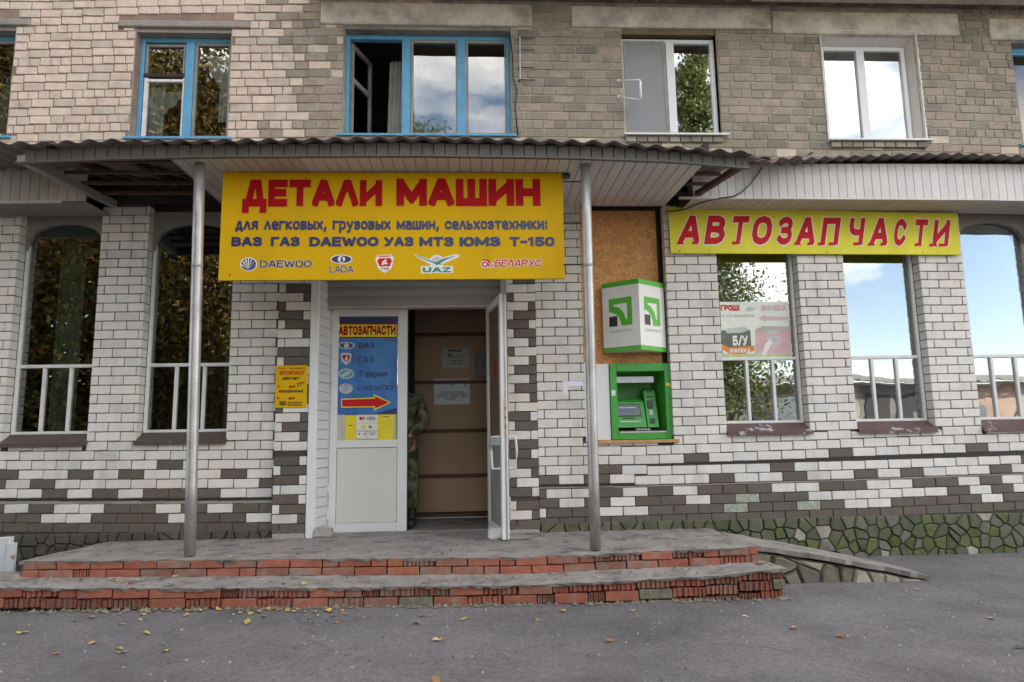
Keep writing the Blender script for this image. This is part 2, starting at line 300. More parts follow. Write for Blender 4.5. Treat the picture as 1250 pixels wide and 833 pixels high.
def asphalt_detail(m_):
    t = m_.node_tree; n = t.nodes; l = t.links; b = n['Principled BSDF']; src = b.inputs['Base Color'].links[0].from_socket
    g = n.new('ShaderNodeNewGeometry')
    wv = n.new('ShaderNodeTexNoise'); wv.inputs['Scale'].default_value = 2.6; wv.inputs['Detail'].default_value = 6; l.new(g.outputs['Position'], wv.inputs['Vector'])
    mx_ = n.new('ShaderNodeVectorMath'); mx_.operation = 'MULTIPLY_ADD'; mx_.inputs[1].default_value = (.55, .55, 0); l.new(wv.outputs['Color'], mx_.inputs[0]); l.new(g.outputs['Position'], mx_.inputs[2])
    vo = n.new('ShaderNodeTexVoronoi'); vo.feature = 'DISTANCE_TO_EDGE'; vo.inputs['Scale'].default_value = .42; l.new(mx_.outputs[0], vo.inputs['Vector'])
    mr = n.new('ShaderNodeMapRange'); mr.inputs['From Min'].default_value = .0; mr.inputs['From Max'].default_value = .006; mr.inputs['To Min'].default_value = .72; mr.inputs['To Max'].default_value = 1; l.new(vo.outputs['Distance'], mr.inputs['Value'])
    # light specks of stone in the surface
    sp = n.new('ShaderNodeTexVoronoi'); sp.inputs['Scale'].default_value = 46; l.new(g.outputs['Position'], sp.inputs['Vector'])
    wn = n.new('ShaderNodeSeparateColor'); l.new(sp.outputs['Color'], wn.inputs[0])
    sr = n.new('ShaderNodeMapRange'); sr.inputs['From Min'].default_value = 0; sr.inputs['From Max'].default_value = 1; sr.inputs['To Min'].default_value = .84; sr.inputs['To Max'].default_value = 1.16; l.new(wn.outputs[0], sr.inputs['Value'])
    st = n.new('ShaderNodeTexNoise'); st.inputs['Scale'].default_value = .55; st.inputs['Detail'].default_value = 5; st.inputs['Roughness'].default_value = .6; l.new(g.outputs['Position'], st.inputs['Vector'])
    s2 = n.new('ShaderNodeMapRange'); s2.inputs['From Min'].default_value = .35; s2.inputs['From Max'].default_value = .62; s2.inputs['To Min'].default_value = .76; s2.inputs['To Max'].default_value = 1.08; l.new(st.outputs['Fac'], s2.inputs['Value'])
    m1 = n.new('ShaderNodeMath'); m1.operation = 'MULTIPLY'; l.new(mr.outputs[0], m1.inputs[0]); l.new(sr.outputs[0], m1.inputs[1])
    m2 = n.new('ShaderNodeMath'); m2.operation = 'MULTIPLY'; l.new(m1.outputs[0], m2.inputs[0]); l.new(s2.outputs[0], m2.inputs[1])
    vm = n.new('ShaderNodeVectorMath'); vm.operation = 'SCALE'; l.new(src, vm.inputs[0]); l.new(m2.outputs[0], vm.inputs['Scale']); l.new(vm.outputs[0], b.inputs['Base Color'])
asphalt_detail(M['asphalt'])
M['leaf_y'] = mat('yellow_leaf', (.50, .37, .12), .6, .2, 20, 60, .1, 0, rnd=.25)
M['leaf_o'] = mat('brown_leaf', (.33, .17, .08), .6, .2, 20, 60, .1, 0, rnd=.25)
M['bark'] = mat('bark', (.06, .048, .038), .95, .3, 5, 30, .2, .5)
def leafmat(nm, c1, c2, c3):
    m_ = bpy.data.materials.new(nm); m_.use_nodes = True; t = m_.node_tree; n = t.nodes; l = t.links; b = n['Principled BSDF']
    g = n.new('ShaderNodeNewGeometry'); r_ = n.new('ShaderNodeValToRGB')
    e = r_.color_ramp.elements; e[0].color = (*c1, 1); e[1].color = (*c3, 1); e[0].position = .1; e[1].position = .9; k = e.new(.5); k.color = (*c2, 1)
    l.new(g.outputs['Random Per Island'], r_.inputs[0]); l.new(r_.outputs[0], b.inputs['Base Color']); b.inputs['Roughness'].default_value = .55
    tr = n.new('ShaderNodeBsdfTranslucent'); l.new(r_.outputs[0], tr.inputs[0]); ms = n.new('ShaderNodeMixShader'); ms.inputs[0].default_value = .35
    l.new(b.outputs[0], ms.inputs[1]); l.new(tr.outputs[0], ms.inputs[2]); l.new(ms.outputs[0], n['Material Output'].inputs[0]); return m_
M['fol_green'] = leafmat('green_foliage', (.08, .12, .03), (.12, .16, .045), (.20, .21, .07))
M['fol_autumn'] = leafmat('autumn_foliage', (.04, .045, .014), (.10, .085, .022), (.42, .25, .05))
M['fol_dark'] = leafmat('dark_foliage', (.02, .03, .012), (.04, .05, .015), (.10, .08, .02))
def camo():
    m_ = bpy.data.materials.new('camouflage_cloth'); m_.use_nodes = True; t = m_.node_tree; n = t.nodes; l = t.links; b = n['Principled BSDF']; b.inputs['Roughness'].default_value = .9
    g = n.new('ShaderNodeNewGeometry'); a = n.new('ShaderNodeTexNoise'); a.inputs['Scale'].default_value = 11; a.inputs['Detail'].default_value = 3; l.new(g.outputs['Position'], a.inputs['Vector'])
    r_ = n.new('ShaderNodeValToRGB'); r_.color_ramp.interpolation = 'CONSTANT'; e = r_.color_ramp.elements
    e[0].color = (.03, .035, .022, 1); e[1].position = .62; e[1].color = (.20, .18, .12, 1)
    k = e.new(.43); k.color = (.075, .085, .045, 1); k = e.new(.53); k.color = (.12, .13, .075, 1)
    l.new(a.outputs['Fac'], r_.inputs[0]); l.new(r_.outputs[0], b.inputs['Base Color']); return m_
M['camo'] = camo()
M['glass_dark'] = glass('shop_glass_left', .12, (.75, .80, .72), wav=.05)
M['glass_shop'] = glass('shop_glass', .24, (.8, .85, .88), wav=.07)
M['glass_up'] = glass('upper_glass', .09, (.75, .8, .8), wav=.06)
M['glass_pvc'] = glass('pvc_glass', .30, (.7, .75, .8), wav=.03)
M['glass_net'] = glass('net_glass', .03, (.62, .63, .64), rough=.2)

# ------------------------------------------------------------------ ground
GT = [(-3, -.345), (1.8, -.35), (3.9, -.38), (5.5, -.40), (7.1, -.405), (10, -.41)]
def gz(x, y=-2):
    f = 1 if y > -3 else max(0, 1-(-3-y)/4)
    return -.40+(lerp_tab(GT, x)+.40)*f
g = MB()
xs = [-600, -200, -60, -20, -8, -3]+[i*.5-2.5 for i in range(30)]+[14, 20, 40, 120, 400, 800]
ys = [-600, -200, -80, -40, -20, -12, -9, -7, -6, -5, -4, -3.4, -3, -2.6, -2.2, -1.9, -1.6, -1.2, -.8, -.4, 0.05, 12, 60, 300]
for yy in ys:
    for xx in xs: g.v.append((xx, yy, gz(xx, yy)+(random.uniform(-.004, .004) if abs(xx) < 14 and -7 < yy < 0 else 0)))
nx = len(xs)
for j in range(len(ys)-1):
    for i in range(nx-1): g.f.append((j*nx+i, j*nx+i+1, (j+1)*nx+i+1, (j+1)*nx+i)); g.m.append(0)
tag(g.build('asphalt_road', M['asphalt'], smooth=True), kind='structure')

# ------------------------------------------------------------------ brick library
def brick_template(rough=0.0, seed=0, dims=(.25, .12, .088), bev=.004):
    rnd = random.Random(seed); bm = bmesh.new(); bmesh.ops.create_cube(bm, size=1)
    for v in bm.verts: v.co = Vector((v.co.x*dims[0], v.co.y*dims[1], v.co.z*dims[2]))
    bmesh.ops.bevel(bm, geom=list(bm.edges), offset=bev, segments=1, affect='EDGES')
    for v in bm.verts: v.co += Vector((rnd.uniform(-1, 1), rnd.uniform(-.4, .4), rnd.uniform(-1, 1)))*rough
    vs = [v.co.copy() for v in bm.verts]; fs = [tuple(v.index for v in f.verts) for f in bm.faces]; bm.free()
    return vs, fs
def ribbed_template(seed):
    rnd = random.Random(seed); mb = MB(); x = -.125; k = 0
    while x < .12:
        wd = rnd.uniform(.012, .026); dep = rnd.uniform(0, .010) if k % 2 == 0 else rnd.uniform(.010, .026)
        x1 = min(x+wd, .125); mb.box(x, x1-.0015 if k % 2 else x1, -.06+dep, .06, -.033+rnd.uniform(0, .006), .033-rnd.uniform(0, .006)); x = x1; k += 1
    return [Vector(v) for v in mb.v], mb.f
TPL = {'smooth': [brick_template(.0013, s, bev=.0045) for s in range(40, 46)], 'old': [brick_template(.0028, s, bev=.006) for s in range(2, 8)],
       'red': [brick_template(.0015, s, dims=(.25, .12, .066), bev=.004) for s in range(9, 12)], 'rib': [ribbed_template(s) for s in range(20, 25)]}
DIM = {'smooth': (.25, .12, .088), 'old': (.25, .12, .088), 'red': (.25, .12, .066), 'rib': (.25, .12, .066)}
_bm = {}
def brick_mesh(kind, vi, mk):
    k = (kind, vi, mk)
    if k not in _bm:
        me = bpy.data.meshes.new('brick'); me.from_pydata(TPL[kind][vi][0], [], TPL[kind][vi][1]); me.materials.append(M[mk]); _bm[k] = me
    return _bm[k]
def lay(bricks, parent, limit=300):
    """bricks: (x0,x1,ycentre,z0,z1,kind,matkey,depth) - the ones that show largest become parts, the rest one joined part"""
    def area(b):
        u0, v0 = pj(b[0], b[2], b[3]); u1, v1 = pj(b[1], b[2], b[4])
        if u1 < 0 or u0 > 1250 or v0 < 0 or v1 > 833: return 0
        return abs((min(u1, 1250)-max(u0, 0))*(v1-v0))
    order = sorted(bricks, key=area, reverse=True)
    rest = MB(); keys = []
    for i, (x0, x1, yc, z0, z1, kind, mk, dep) in enumerate(order):
        D = DIM[kind]; vi = random.randrange(len(TPL[kind])); c = Vector(((x0+x1)/2, yc, (z0+z1)/2))
        s = ((x1-x0)/D[0], dep/D[1], (z1-z0)/D[2])
        if i < limit:
            o = _base('brick', brick_mesh(kind, vi, mk), parent); put(o, c, parent); o.scale = s
        else:
            if mk not in keys: keys.append(mk)
            T = TPL[kind][vi]; rest.add([(c.x+v.x*s[0], c.y+v.y*s[1], c.z+v.z*s[2]) for v in T[0]], T[1], keys.index(mk))
    if rest.v:
        o = _base('brick_courses', rest.flatmesh('brick_courses', [M[k] for k in keys], (0, 0, 0)), parent)
        put(o, (0, 0, 0), parent); o['kind'] = 'stuff'

# ------------------------------------------------------------------ shop building (ground floor extension)
shop = thing('shop_building', 'ground floor shop front of white and brown brick with arched windows and mossy stone base', 'building', (5, 0, -.4))
SILL_Z, HEAD_Z = .90, 3.30
WIN = [(-.03, .81), (1.30, 2.20), (7.42, 8.325), (8.845, 9.71), (10.22, 11.08)]
OPEN = [(a, b, SILL_Z-.02, 3.6) for a, b in WIN]+[(2.70, 5.41, -.5, 3.6), (5.925, 6.85, .805, 3.6)]
H = .0949
def zrow(x, r):
    if x < 4: return r*H+(.054 if r >= 3 else 0)
    t = min(1, max(0, (x-6.2)/.4)); g1 = .042-.022*t; g2 = 0 if x < 6.45 else min(.045, .016+.010*(x-6.45))
    if x < 6.45: return r*H+(g1 if r >= 4 else 0)
    return r*H+(.02 if r >= 4 else 0)+(g2 if r >= 6 else 0)
BL = {0: range(-30, 20), 1: [-3, -2, -1, 0, 3, 4, 5, 7, 8], 2: [-3, -1, 1, 4, 5, 7, 9, 10], 3: [-2, 1, 3, 5, 6, 7], 4: [-1, 1, 10], 5: [-1, 2, 4, 8], 6: [6]}
BRt = {0: range(-9, 40), 1: [0, 1, 4, 5, 6, 8, 9, 11, 14, 15, 16, 17, 19, 20, 21], 2: [-1, 1, 3, 4, 6, 8, 9, 16, 18, 21], 3: [-1, 2, 4, 6, 7, 8, 11, 12, 15, 16, 18, 21],
       4: [-1, 1, 6, 9, 12, 14, 18], 5: [2, 9, 20], 6: [5, 11, 17], 7: [-9]}
STN = {(2, 7), (1, 7), (1, 10)}
bricks = []
def white(): return random.choice(['white_a', 'white_a', 'white_b', 'white_c'])
def brown(): return random.choice(['brown_a', 'brown_b'])
def cut(x0, x1, z0, z1, opens):
    for a, b, c, d in opens:
        if x1 <= a+1e-4 or x0 >= b-1e-4 or z1 <= c+1e-4 or z0 >= d-1e-4: continue
        opts = []
        if a-x0 > .01: opts.append((x0, a, z0, z1))
        if x1-b > .01: opts.append((b, x1, z0, z1))
        if c-z0 > .015 and c-z0 > .3*(z1-z0): opts.append((x0, x1, z0, c))
        if not opts: return None
        x0, x1, z0, z1 = max(opts, key=lambda q: (q[1]-q[0])*(q[3]-q[2]))
    return x0, x1, z0, z1
for side in ('L', 'R'):
    for r in range(0, 35):
        odd = r % 2
        if side == 'L': off = .13 if odd else 0.0; rng = range(-12, 12)
        else: off = 5.4705+(0 if odd else .13); rng = range(-3, 34)
        for k in rng:
            X0 = off+k*.26; X1 = X0+.26
            xm = (X0+X1)/2
            if side == 'L' and xm > 2.83 or side == 'R' and xm < 5.3: continue
            jx = .0045
            a, za = course(X0, 0, zrow(xm, r)); b, _ = course(X1, 0, zrow(xm, r)); _, zb = course(xm, 0, zrow(xm, r)+H); _, za = course(xm, 0, zrow(xm, r))
            q = cut(a+jx, b-jx, za+.0045, zb-.0045, OPEN)
            if not q or q[1]-q[0] < .022 or q[2] > 3.37: continue
            bset = (BL if side == 'L' else BRt).get(r, ())
            mk = brown() if k in bset else white()
            if side == 'R' and (r, k) in STN: mk = 'stain'
            j = random.uniform(-.0015, .0015)
            bricks.append((q[0], q[1], .06+j, q[2], q[3], 'smooth', mk, .12))
# the two brown and white pilasters beside the doorway (short brick, long brick)
PL = ['bb', 'wLbS', 'wSbL', 'bLwS', 'wSwL', 'bLwS', 'wSbL', 'bLwS', 'wSwL', 'wLbS', 'wSbL', 'wLbS', 'bSwL', 'wLbS', 'wSbL', 'wLwS', 'bLwS', 'wSbL', 'bLbS', 'wSwL', 'wLbS', 'wSbL', 'bLwS', 'bSwL', 'wLbS', 'wSbL', 'wLwS', 'bSwL', 'bLwS', 'wSbL', 'wLbS', 'wSwL', 'bLwS', 'wSbL', 'wLwS']
PR = ['bb', 'wLbS', 'wSbL', 'bLwS', 'bSwL', 'wLbS', 'wSbL', 'bLwS', 'bSbL', 'wLwS', 'wSbL', 'bLwS', 'wSwL', 'wLbS', 'wSbL', 'wLbS', 'wSbL', 'wLbS', 'bSwL', 'wLbS', 'wSbL', 'bLwS', 'wSbL', 'wLbS', 'bSwL', 'wLwS', 'wSbL', 'bLwS', 'wSwL', 'wLbS', 'wSbL', 'bLwS', 'wSwL', 'wLbS', 'wSbL']
for x0, x1, yf, rows, mir in ((2.705, 3.035, -.055, PL, 0), (5.10, 5.405, -.03, PR, 0)):
    for r, pat in enumerate(rows):
        z = r*H+(.05 if (r >= 8 and x0 < 4) else 0)+(.035 if (r >= 3 and x0 > 4) else 0)-.012
        _, za = course((x0+x1)/2, yf, z); _, zb = course((x0+x1)/2, yf, z+H)
        if pat == 'bb': pat = 'bSbL'
        s_first = pat[1] == 'S'; sw = .072 if s_first else .075
        xs_ = (x0, x0+sw, x1) if s_first else (x0, x1-sw, x1)
        for q, (a, b) in enumerate(((xs_[0], xs_[1]), (xs_[1], xs_[2]))):
            mk = brown() if pat[q*2] == 'b' else white()
            bricks.append((a+.004*q, b-.004*(1-q), yf+.07, za+.005, zb-.004, 'smooth', mk, .14))
    box('pilaster_foot', M['block_g'], shop, x0+.004, x1-.004, yf+.006, .10, -.40, -.018, bevel=.006)
lay(bricks, shop, 300)
# mortar core behind the bricks, between the openings
core = MB()
def solid(x0, x1, z0, z1): core.box(x0+.010, x1-.010, .009, .34, z0, z1)
solid(-9, -.03, -.02, 3.9)
solid(.81, 1.30, .87, 3.9); solid(2.20, 2.71, .87, 3.9); solid(5.40, 5.925, .79, 3.9); solid(6.85, 7.42, .87, 3.9); solid(8.325, 8.845, .87, 3.9); solid(9.71, 10.22, .87, 3.9); solid(11.08, 18, .87, 3.9)
core.box(-.04, 2.70, .009, .34, -.02, .868); core.box(5.41, 11.2, .009, .34, -.02, .788); core.box(6.84, 11.2, .009, .34, .7881, .868)
core.box(2.715, 3.025, -.044, .32, -.02, 3.9); core.box(5.11, 5.398, -.019, .32, -.02, 3.9)
core.box(-9, 18, .012, .33, 3.52, 3.88); core.box(3.1, 5.1, .06, .33, 2.62, 3.5)
for a, b in WIN: core.box(a-.01, b+.01, .2, .335, 3.30, 3.87)
core.build('wall', M['mortar_low'], shop)
box('wall_base', M['mortar_low'], shop, -9, 2.7, .02, .33, -.6, -.021); box('wall_base', M['mortar_low'], shop, 5.41, 18, .02, .33, -.6, -.021)
# pale mortar ledges; dark strips paint in the shade of the open gap
for a, b, r0, dz, top, bot, nm_, mk_ in ((-1.5, 2.70, 3, -.010, .0, -.016, 'crack_shade', 'dark'), (-1.5, 2.70, 3, -.026, .0, -.028, 'mortar_ledge', 'concrete'), (5.41, 6.45, 4, -.002, 0, -.018, 'crack_shade', 'dark'), (5.41, 6.45, 4, -.024, 0, -.012, 'mortar_ledge', 'concrete'),
        (6.45, 11.6, 4, -.004, 0, -.014, 'mortar_ledge', 'concrete'), (6.45, 11.6, 6, -.004, 0, 0, 'crack_shade', 'dark')):
    led = MB(); x = a
    while x < b:
        x2 = min(b, x+.26); z = zrow((x+x2)/2, r0); _, z1 = course((x+x2)/2, 0, z+dz); bt = z1+bot
        if nm_ == 'crack_shade' and r0 == 6: bt = z1-(.006+.0085*(x-6.45))
        yy_ = (.004 if nm_ != 'crack_shade' else .0075)+random.uniform(-.0008, .0008)
        led.box(x, x2, yy_, .05, bt, z1+random.uniform(-.002, .002)); x = x2
    led.build(nm_, M[mk_], shop)
# stones of the plinth: clipped Voronoi cells
def voronoi(x0, x1, z0, z1, cell, seed):
    rnd = random.Random(seed); pts = []
    nxc = int((x1-x0)/cell); nzc = max(1, round((z1-z0)/cell))
    for j in range(nzc):
        for i in range(nxc+1):
            pts.append((x0+(i+rnd.uniform(.1, .9))*cell, z0+(j+rnd.uniform(.1, .9))*(z1-z0)/nzc))
    out = []
    for i, p in enumerate(pts):
        poly = [(x0, z0), (x1, z0), (x1, z1), (x0, z1)]
        for j, q in enumerate(pts):
            if i == j or abs(p[0]-q[0]) > 3*cell: continue
            mx_, mz = (p[0]+q[0])/2, (p[1]+q[1])/2; dx, dz = q[0]-p[0], q[1]-p[1]; ln = math.hypot(dx, dz)
            mx_ -= dx/ln*.0045; mz -= dz/ln*.0045
            new = []
            for k in range(len(poly)):
                A, Bp = poly[k], poly[(k+1) % len(poly)]
                da = (A[0]-mx_)*dx+(A[1]-mz)*dz; db = (Bp[0]-mx_)*dx+(Bp[1]-mz)*dz
                if da <= 0: new.append(A)
                if (da < 0 < db) or (db < 0 < da):
                    t = da/(da-db); new.append((A[0]+(Bp[0]-A[0])*t, A[1]+(Bp[1]-A[1])*t))
            poly = new
            if len(poly) < 3: break
        if len(poly) >= 3: out.append(poly)
    return out
def stone(poly, yf, mk, parent, nm='plinth_stone'):
    cx = sum(p[0] for p in poly)/len(poly); cz = sum(p[1] for p in poly)/len(poly); n = len(poly)
    b = random.uniform(.006, .018); mb = MB()
    inn = [(cx+(x-cx)*.84, cz+(z-cz)*.84) for x, z in poly]
    mb.v = [(x, .03, z) for x, z in poly]+[(x, yf, z) for x, z in poly]+[(x, yf-b+random.uniform(-.004, .004), z) for x, z in inn]
    mb.f = [(i, (i+1) % n, n+(i+1) % n, n+i) for i in range(n)]+[(n+i, n+(i+1) % n, 2*n+(i+1) % n, 2*n+i) for i in range(n)]+[tuple(range(2*n, 3*n))]
    mb.m = [0]*len(mb.f)
    return mb.build(nm, M[mk], parent)
for x0, x1, seed in ((-2.2, 2.70, 3), (5.42, 7.0, 4), (7.0, 13.0, 5)):
    zb, zt = (-.47, -.004)
    for poly in voronoi(x0, x1, zb, zt, .122, seed):
        cz = sum(p[1] for p in poly)/len(poly); cx = sum(p[0] for p in poly)/len(poly)
        r_ = random.random()
        mk = 'stone_g' if (cz < -.24 and r_ < .35 and cx > 6.5) or r_ < .05 else ('stone_p' if r_ > .95 else ('stone_b' if r_ > .68 else 'stone_a'))
        if cx < 3: mk = 'stone_l'
        if 3 < cx < 6.9 and mk == 'stone_g': mk = 'stone_a'
        stone(poly, -.012, mk, shop)

# windows of the shop
def arch_poly(x0, x1, z0, zt, n=14):
    """outer rect minus arch opening: returns spandrel polygons between arch curve and rectangle top"""
    cx = (x0+x1)/2; a = (x1-x0)/2; h = .30
    pts = [(cx+a*math.cos(math.pi*(1-i/n)), 2.93+h*(math.sin(math.pi*(1-i/n))**.62 if 0 < i < n else 0)) for i in range(n+1)]
    return pts
def shop_window(x0, x1, gl, idx):
    wdw = thing_part('window', shop, ((x0+x1)/2, .12, SILL_Z))
    fr = MB(); f = .035; yA, yB = .12, .175; zb, zt = .985, 3.30
    fr.box(x0+.002, x0+f, yA, yB, zb, zt); fr.box(x1-f, x1-.002, yA, yB, zb, zt); fr.box(x0+f, x1-f, yA+.002, yB, zb, zb+.03); fr.box(x0+f, x1-f, yA+.002, yB, 1.675, 1.71)
    fr.build('frame', M['frame_white'], wdw, bevel=.004)
    W_ = x1-x0
    for k in (1, 2):
        xc = x0+W_*k/3+(.01 if k == 1 else 0); MB().box(xc-.016, xc+.016, yA+.004, yB-.004, zb+.031, 1.674).build('glazing_bar', M['frame_white'], wdw, bevel=.003)
    pts = arch_poly(x0+.03, x1-.03, 0, 0); sp = MB()
    top = [(x, 3.36) for x, _ in pts]
    for i in range(len(pts)-1): sp.prism([pts[i], top[i], top[i+1], pts[i+1]], .10, .17)
    sp.prism([(x0+.002, 2.93), (x0+.002, 3.36), (x0+.03, 3.36), (x0+.03, 2.93)], .10, .17); sp.prism([(x1-.03, 2.93), (x1-.03, 3.36), (x1-.002, 3.36), (x1-.002, 2.93)], .10, .17)
    sp.build('arch_panel', M['grey_paint'] if x0 > 3 else M['grey_paint'], wdw)
    box('pane', gl, wdw, x0+f, x1-f, .148, .152, zb+.03, 3.34)
    s = MB(); xa, xb = x0-.0, x1+.012
    s.hexa([(xa, -.035, .868), (xb, -.035, .868), (xb, .125, .972), (xa, .125, .972), (xa, -.035, .895), (xb, -.035, .895), (xb, .125, .984), (xa, .125, .984)])
    s.hexa([(xa-.004, -.040, .858), (xb+.004, -.040, .858), (xb+.004, -.034, .858), (xa-.004, -.034, .858), (xa-.004, -.040, .898), (xb+.004, -.040, .898), (xb+.004, -.034, .898), (xa-.004, -.034, .898)])
    s.build('sill', M['sill'] if x0 > 3 else M['sill_d'], wdw)
    return wdw
def thing_part(nm, parent, loc):
    return put(_base(nm, None, parent), loc, parent)
for i, (a, b) in enumerate(WIN): shop_window(a, b, M['glass_dark'] if a < 3 else M['glass_shop'], i)
# rooms behind the shop windows
rm = MB(); rm.box(-9, 18, 4.0, 4.1, -.4, 3.9); rm.box(-9, 18, .36, 4.0, -.5, -.42); rm.box(-9, 18, .36, 4.0, 3.9, 4.0)
rm.box(2.4, 2.5, .36, 4, -.4, 3.9); rm.box(5.6, 5.7, .36, 4, -.4, 3.9)
rm.build('room', M['room'], shop)
for i, (xc, yy) in enumerate(((.1, .75), (1.95, .95), (7.65, .9), (9.2, 1.0))):
    cu = MB(); n = 14
    for k in range(n+1):
        x = xc-.14+.28*k/n; y_ = yy+.02*math.sin(k*1.9); cu.v += [(x, y_, .3), (x, y_, 3.2)]
    for k in range(n): cu.f.append((2*k, 2*k+2, 2*k+3, 2*k+1)); cu.m.append(0)
    cu.build('curtain', M['curtain_g'], shop, smooth=True)

# eave box along the shop, with siding
EY = -.45
def ebz(x): return lerp_tab([(-1, 3.26), (.6, 3.275), (7, 3.32), (8.4, 3.312), (10.1, 3.303), (11.5, 3.28)], x)
def panel_mesh(wd, ln, th=.012, nm='panel'):   # a strip of siding with a small v joint: x=width, y=length
    mb = MB(); mb.hexa([(.004, 0, 0), (wd-.004, 0, 0), (wd-.004, ln, 0), (.004, ln, 0), (0, 0, th), (wd, 0, th), (wd, ln, th), (0, ln, th)]); return mb
def hang_panel(nm, x, wd, z0, z1, yf, mk, parent):
    mb = MB(); mb.hexa([(x+.0035, yf, z0), (x+wd-.0035, yf, z0), (x+wd, yf+.012, z0), (x, yf+.012, z0), (x+.0035, yf, z1), (x+wd-.0035, yf, z1), (x+wd, yf+.012, z1), (x, yf+.012, z1)])
    return mb.build(nm, mk, parent)
x = -1.6
while x < 13:
    if x < .80 or x > 6.98:
        z0 = ebz(x); hang_panel('fascia_panel', x, .0915, z0+.012, 3.70, EY, M['siding'] if x > 3 else M['siding_old'], shop)
    x += .092
eb = MB()
for k in range(60):
    x = -1.6+k*.25
    if .6 < x < 6.9: continue
    z0 = ebz(x); z1 = ebz(x+.25)
    eb.hexa([(x, EY-.008, z0-.006), (x+.25, EY-.008, z1-.006), (x+.25, EY+.02, z1-.006), (x, EY+.02, z0-.006), (x, EY-.008, z0+.014), (x+.25, EY-.008, z1+.014), (x+.25, EY+.02, z1+.014), (x, EY+.02, z0+.014)])
eb.build('edge_trim', M['siding'], shop)
x = -1.6
while x < 13:
    if x < .80 or x > 6.98:
        z0 = ebz(x); mb = MB(); mb.hexa([(x+.003, EY+.02, z0), (x+.089, EY+.02, z0), (x+.089, .03, z0+.012), (x+.003, .03, z0+.012), (x, EY+.02, z0+.01), (x+.092, EY+.02, z0+.01), (x+.092, .03, z0+.022), (x, .03, z0+.022)])
        mb.build('soffit_panel', M['siding_old'] if x > 3 else M['grey_paint'], shop)
    x += .092
sh = MB(); sh.box(-1.6, .84, EY+.013, EY+.03, 3.34, 3.715); sh.box(7.0, 13, EY+.013, EY+.03, 3.34, 3.715); sh.box(.84, 7.0, .0, .005, 3.42, 3.8)
sh.build('eave_board', M['wood_dark'], shop)

# roof sheets
def corrugated(x0, x1, p0, p1, pitch=.19, amp=.024, fn=None, th=.006, seg=8):
    """sheet from front (y,z) p0 to back p1"""
    mb = MB(); n = max(2, int((x1-x0)/pitch*seg))
    ts = [0, .15, .5, 1]
    for i in range(n+1):
        x = x0+(x1-x0)*i/n; wv = amp*math.sin(2*math.pi*(x-x0)/pitch)
        for t in ts:
            y = p0[0]+(p1[0]-p0[0])*t; z = p0[1]+(p1[1]-p0[1])*t+wv
            if fn: y, z = fn(x, t, y, z)
            mb.v += [(x, y, z), (x, y, z-th)]
    q = len(ts)*2
    for i in range(n):
        for k in range(len(ts)-1):
            a = i*q+2*k; b = a+q
            mb.f.append((a, b, b+2, a+2)); mb.f.append((a+1, a+3, b+3, b+1)); mb.m += [0, 0]
        a = i*q; mb.f.append((a, a+1, a+q+1, a+q)); mb.m.append(0)
    return mb
def fn_r(x, t, y, z):
    if t < .3:
        d = .05*math.exp(-((x-8.0)/.35)**2); y -= d*1.2; z -= d
    return y+random.uniform(-.004, .004), z+.02*math.sin(x*2.1)
corrugated(7.25, 13, (-.60, 3.735), (.36, 3.82), fn=fn_r, amp=.014, pitch=.16).build('roof_sheet', M['roof'], shop, smooth=True)
corrugated(-2, .85, (-.56, 3.74), (.36, 3.90), fn=lambda x, t, y, z: (y, z), amp=.02).build('roof_sheet', M['roof'], shop, smooth=True)
# ragged loose sheet at the end of the entrance canopy
def fn_l(x, t, y, z):
    k = (x-7.25)/.95
    return y-.10*math.sin(k*3.1)*(1-t)*.6, z-(.09*math.sin(k*math.pi)**2+.01*math.sin(k*17))*(1-t)
o = corrugated(7.28, 8.2, (-.78, 3.66), (-.2, 3.80), fn=fn_l, amp=.018, pitch=.17).build('loose_roof_sheet', mat('pinkish_roof_sheet', (.20, .135, .12), .5, .2, 5, 60, .1, .2, dirt=(.33, .29, .28), dscale=4), shop, smooth=True)
o['label'] = 'faded pinkish roofing sheet that droops over the edge'

# ---- doorway: corner profile, splayed siding reveal, frame, shutter, both leaves
DY = .28; DZ0, DZ1 = -.095, 2.31
MB().box(3.04, 3.128, -.065, .02, -.10, 3.0).build('corner_profile', M['pvc'], shop, bevel=.008)
z = -.10; k = 0
while z < 2.62:
    z1 = min(z+.097, 2.62)
    mb = MB(); mb.hexa([(3.128, -.03, z+.004), (3.185, DY, z+.004), (3.10, DY, z+.004), (3.10, -.03, z+.004), (3.130, -.03, z1), (3.187, DY, z1), (3.10, DY, z1), (3.10, -.03, z1)])
    mb.build('siding_strip', M['pvc'], shop); z = z1+.002
z = -.10
rv = MB(); rv.hexa([(5.0, DY, -.1), (5.095, -.02, -.1), (5.11, -.02, -.1), (5.11, DY, -.1), (5.0, DY, 2.9), (5.095, -.02, 2.9), (5.11, -.02, 2.9), (5.11, DY, 2.9)]); rv.build('corner_profile', M['pvc'], shop)
dfr = MB(); dfr.box(3.14, 3.19, DY, DY+.07, DZ0, 2.40); dfr.box(4.945, 5.03, DY, DY+.07, DZ0, 2.40); dfr.box(3.19, 4.945, DY, DY+.07, 2.318, 2.40); dfr.build('door_frame', M['pvc'], shop, bevel=.004)
box('threshold', M['concrete'], shop, 3.19, 4.95, DY-.05, DY+.09, -.16, -.082, bevel=.01)
ld = thing_part('door', shop, (3.6, DY, DZ0)); ld['label'] = 'closed white glazed leaf with a cream lower panel'
mb = MB(); a, b = 3.193, 4.017; y0, y1 = DY-.012, DY+.055; zb = -.085; zt = 2.31
zmid0, zmid1 = .80, .88
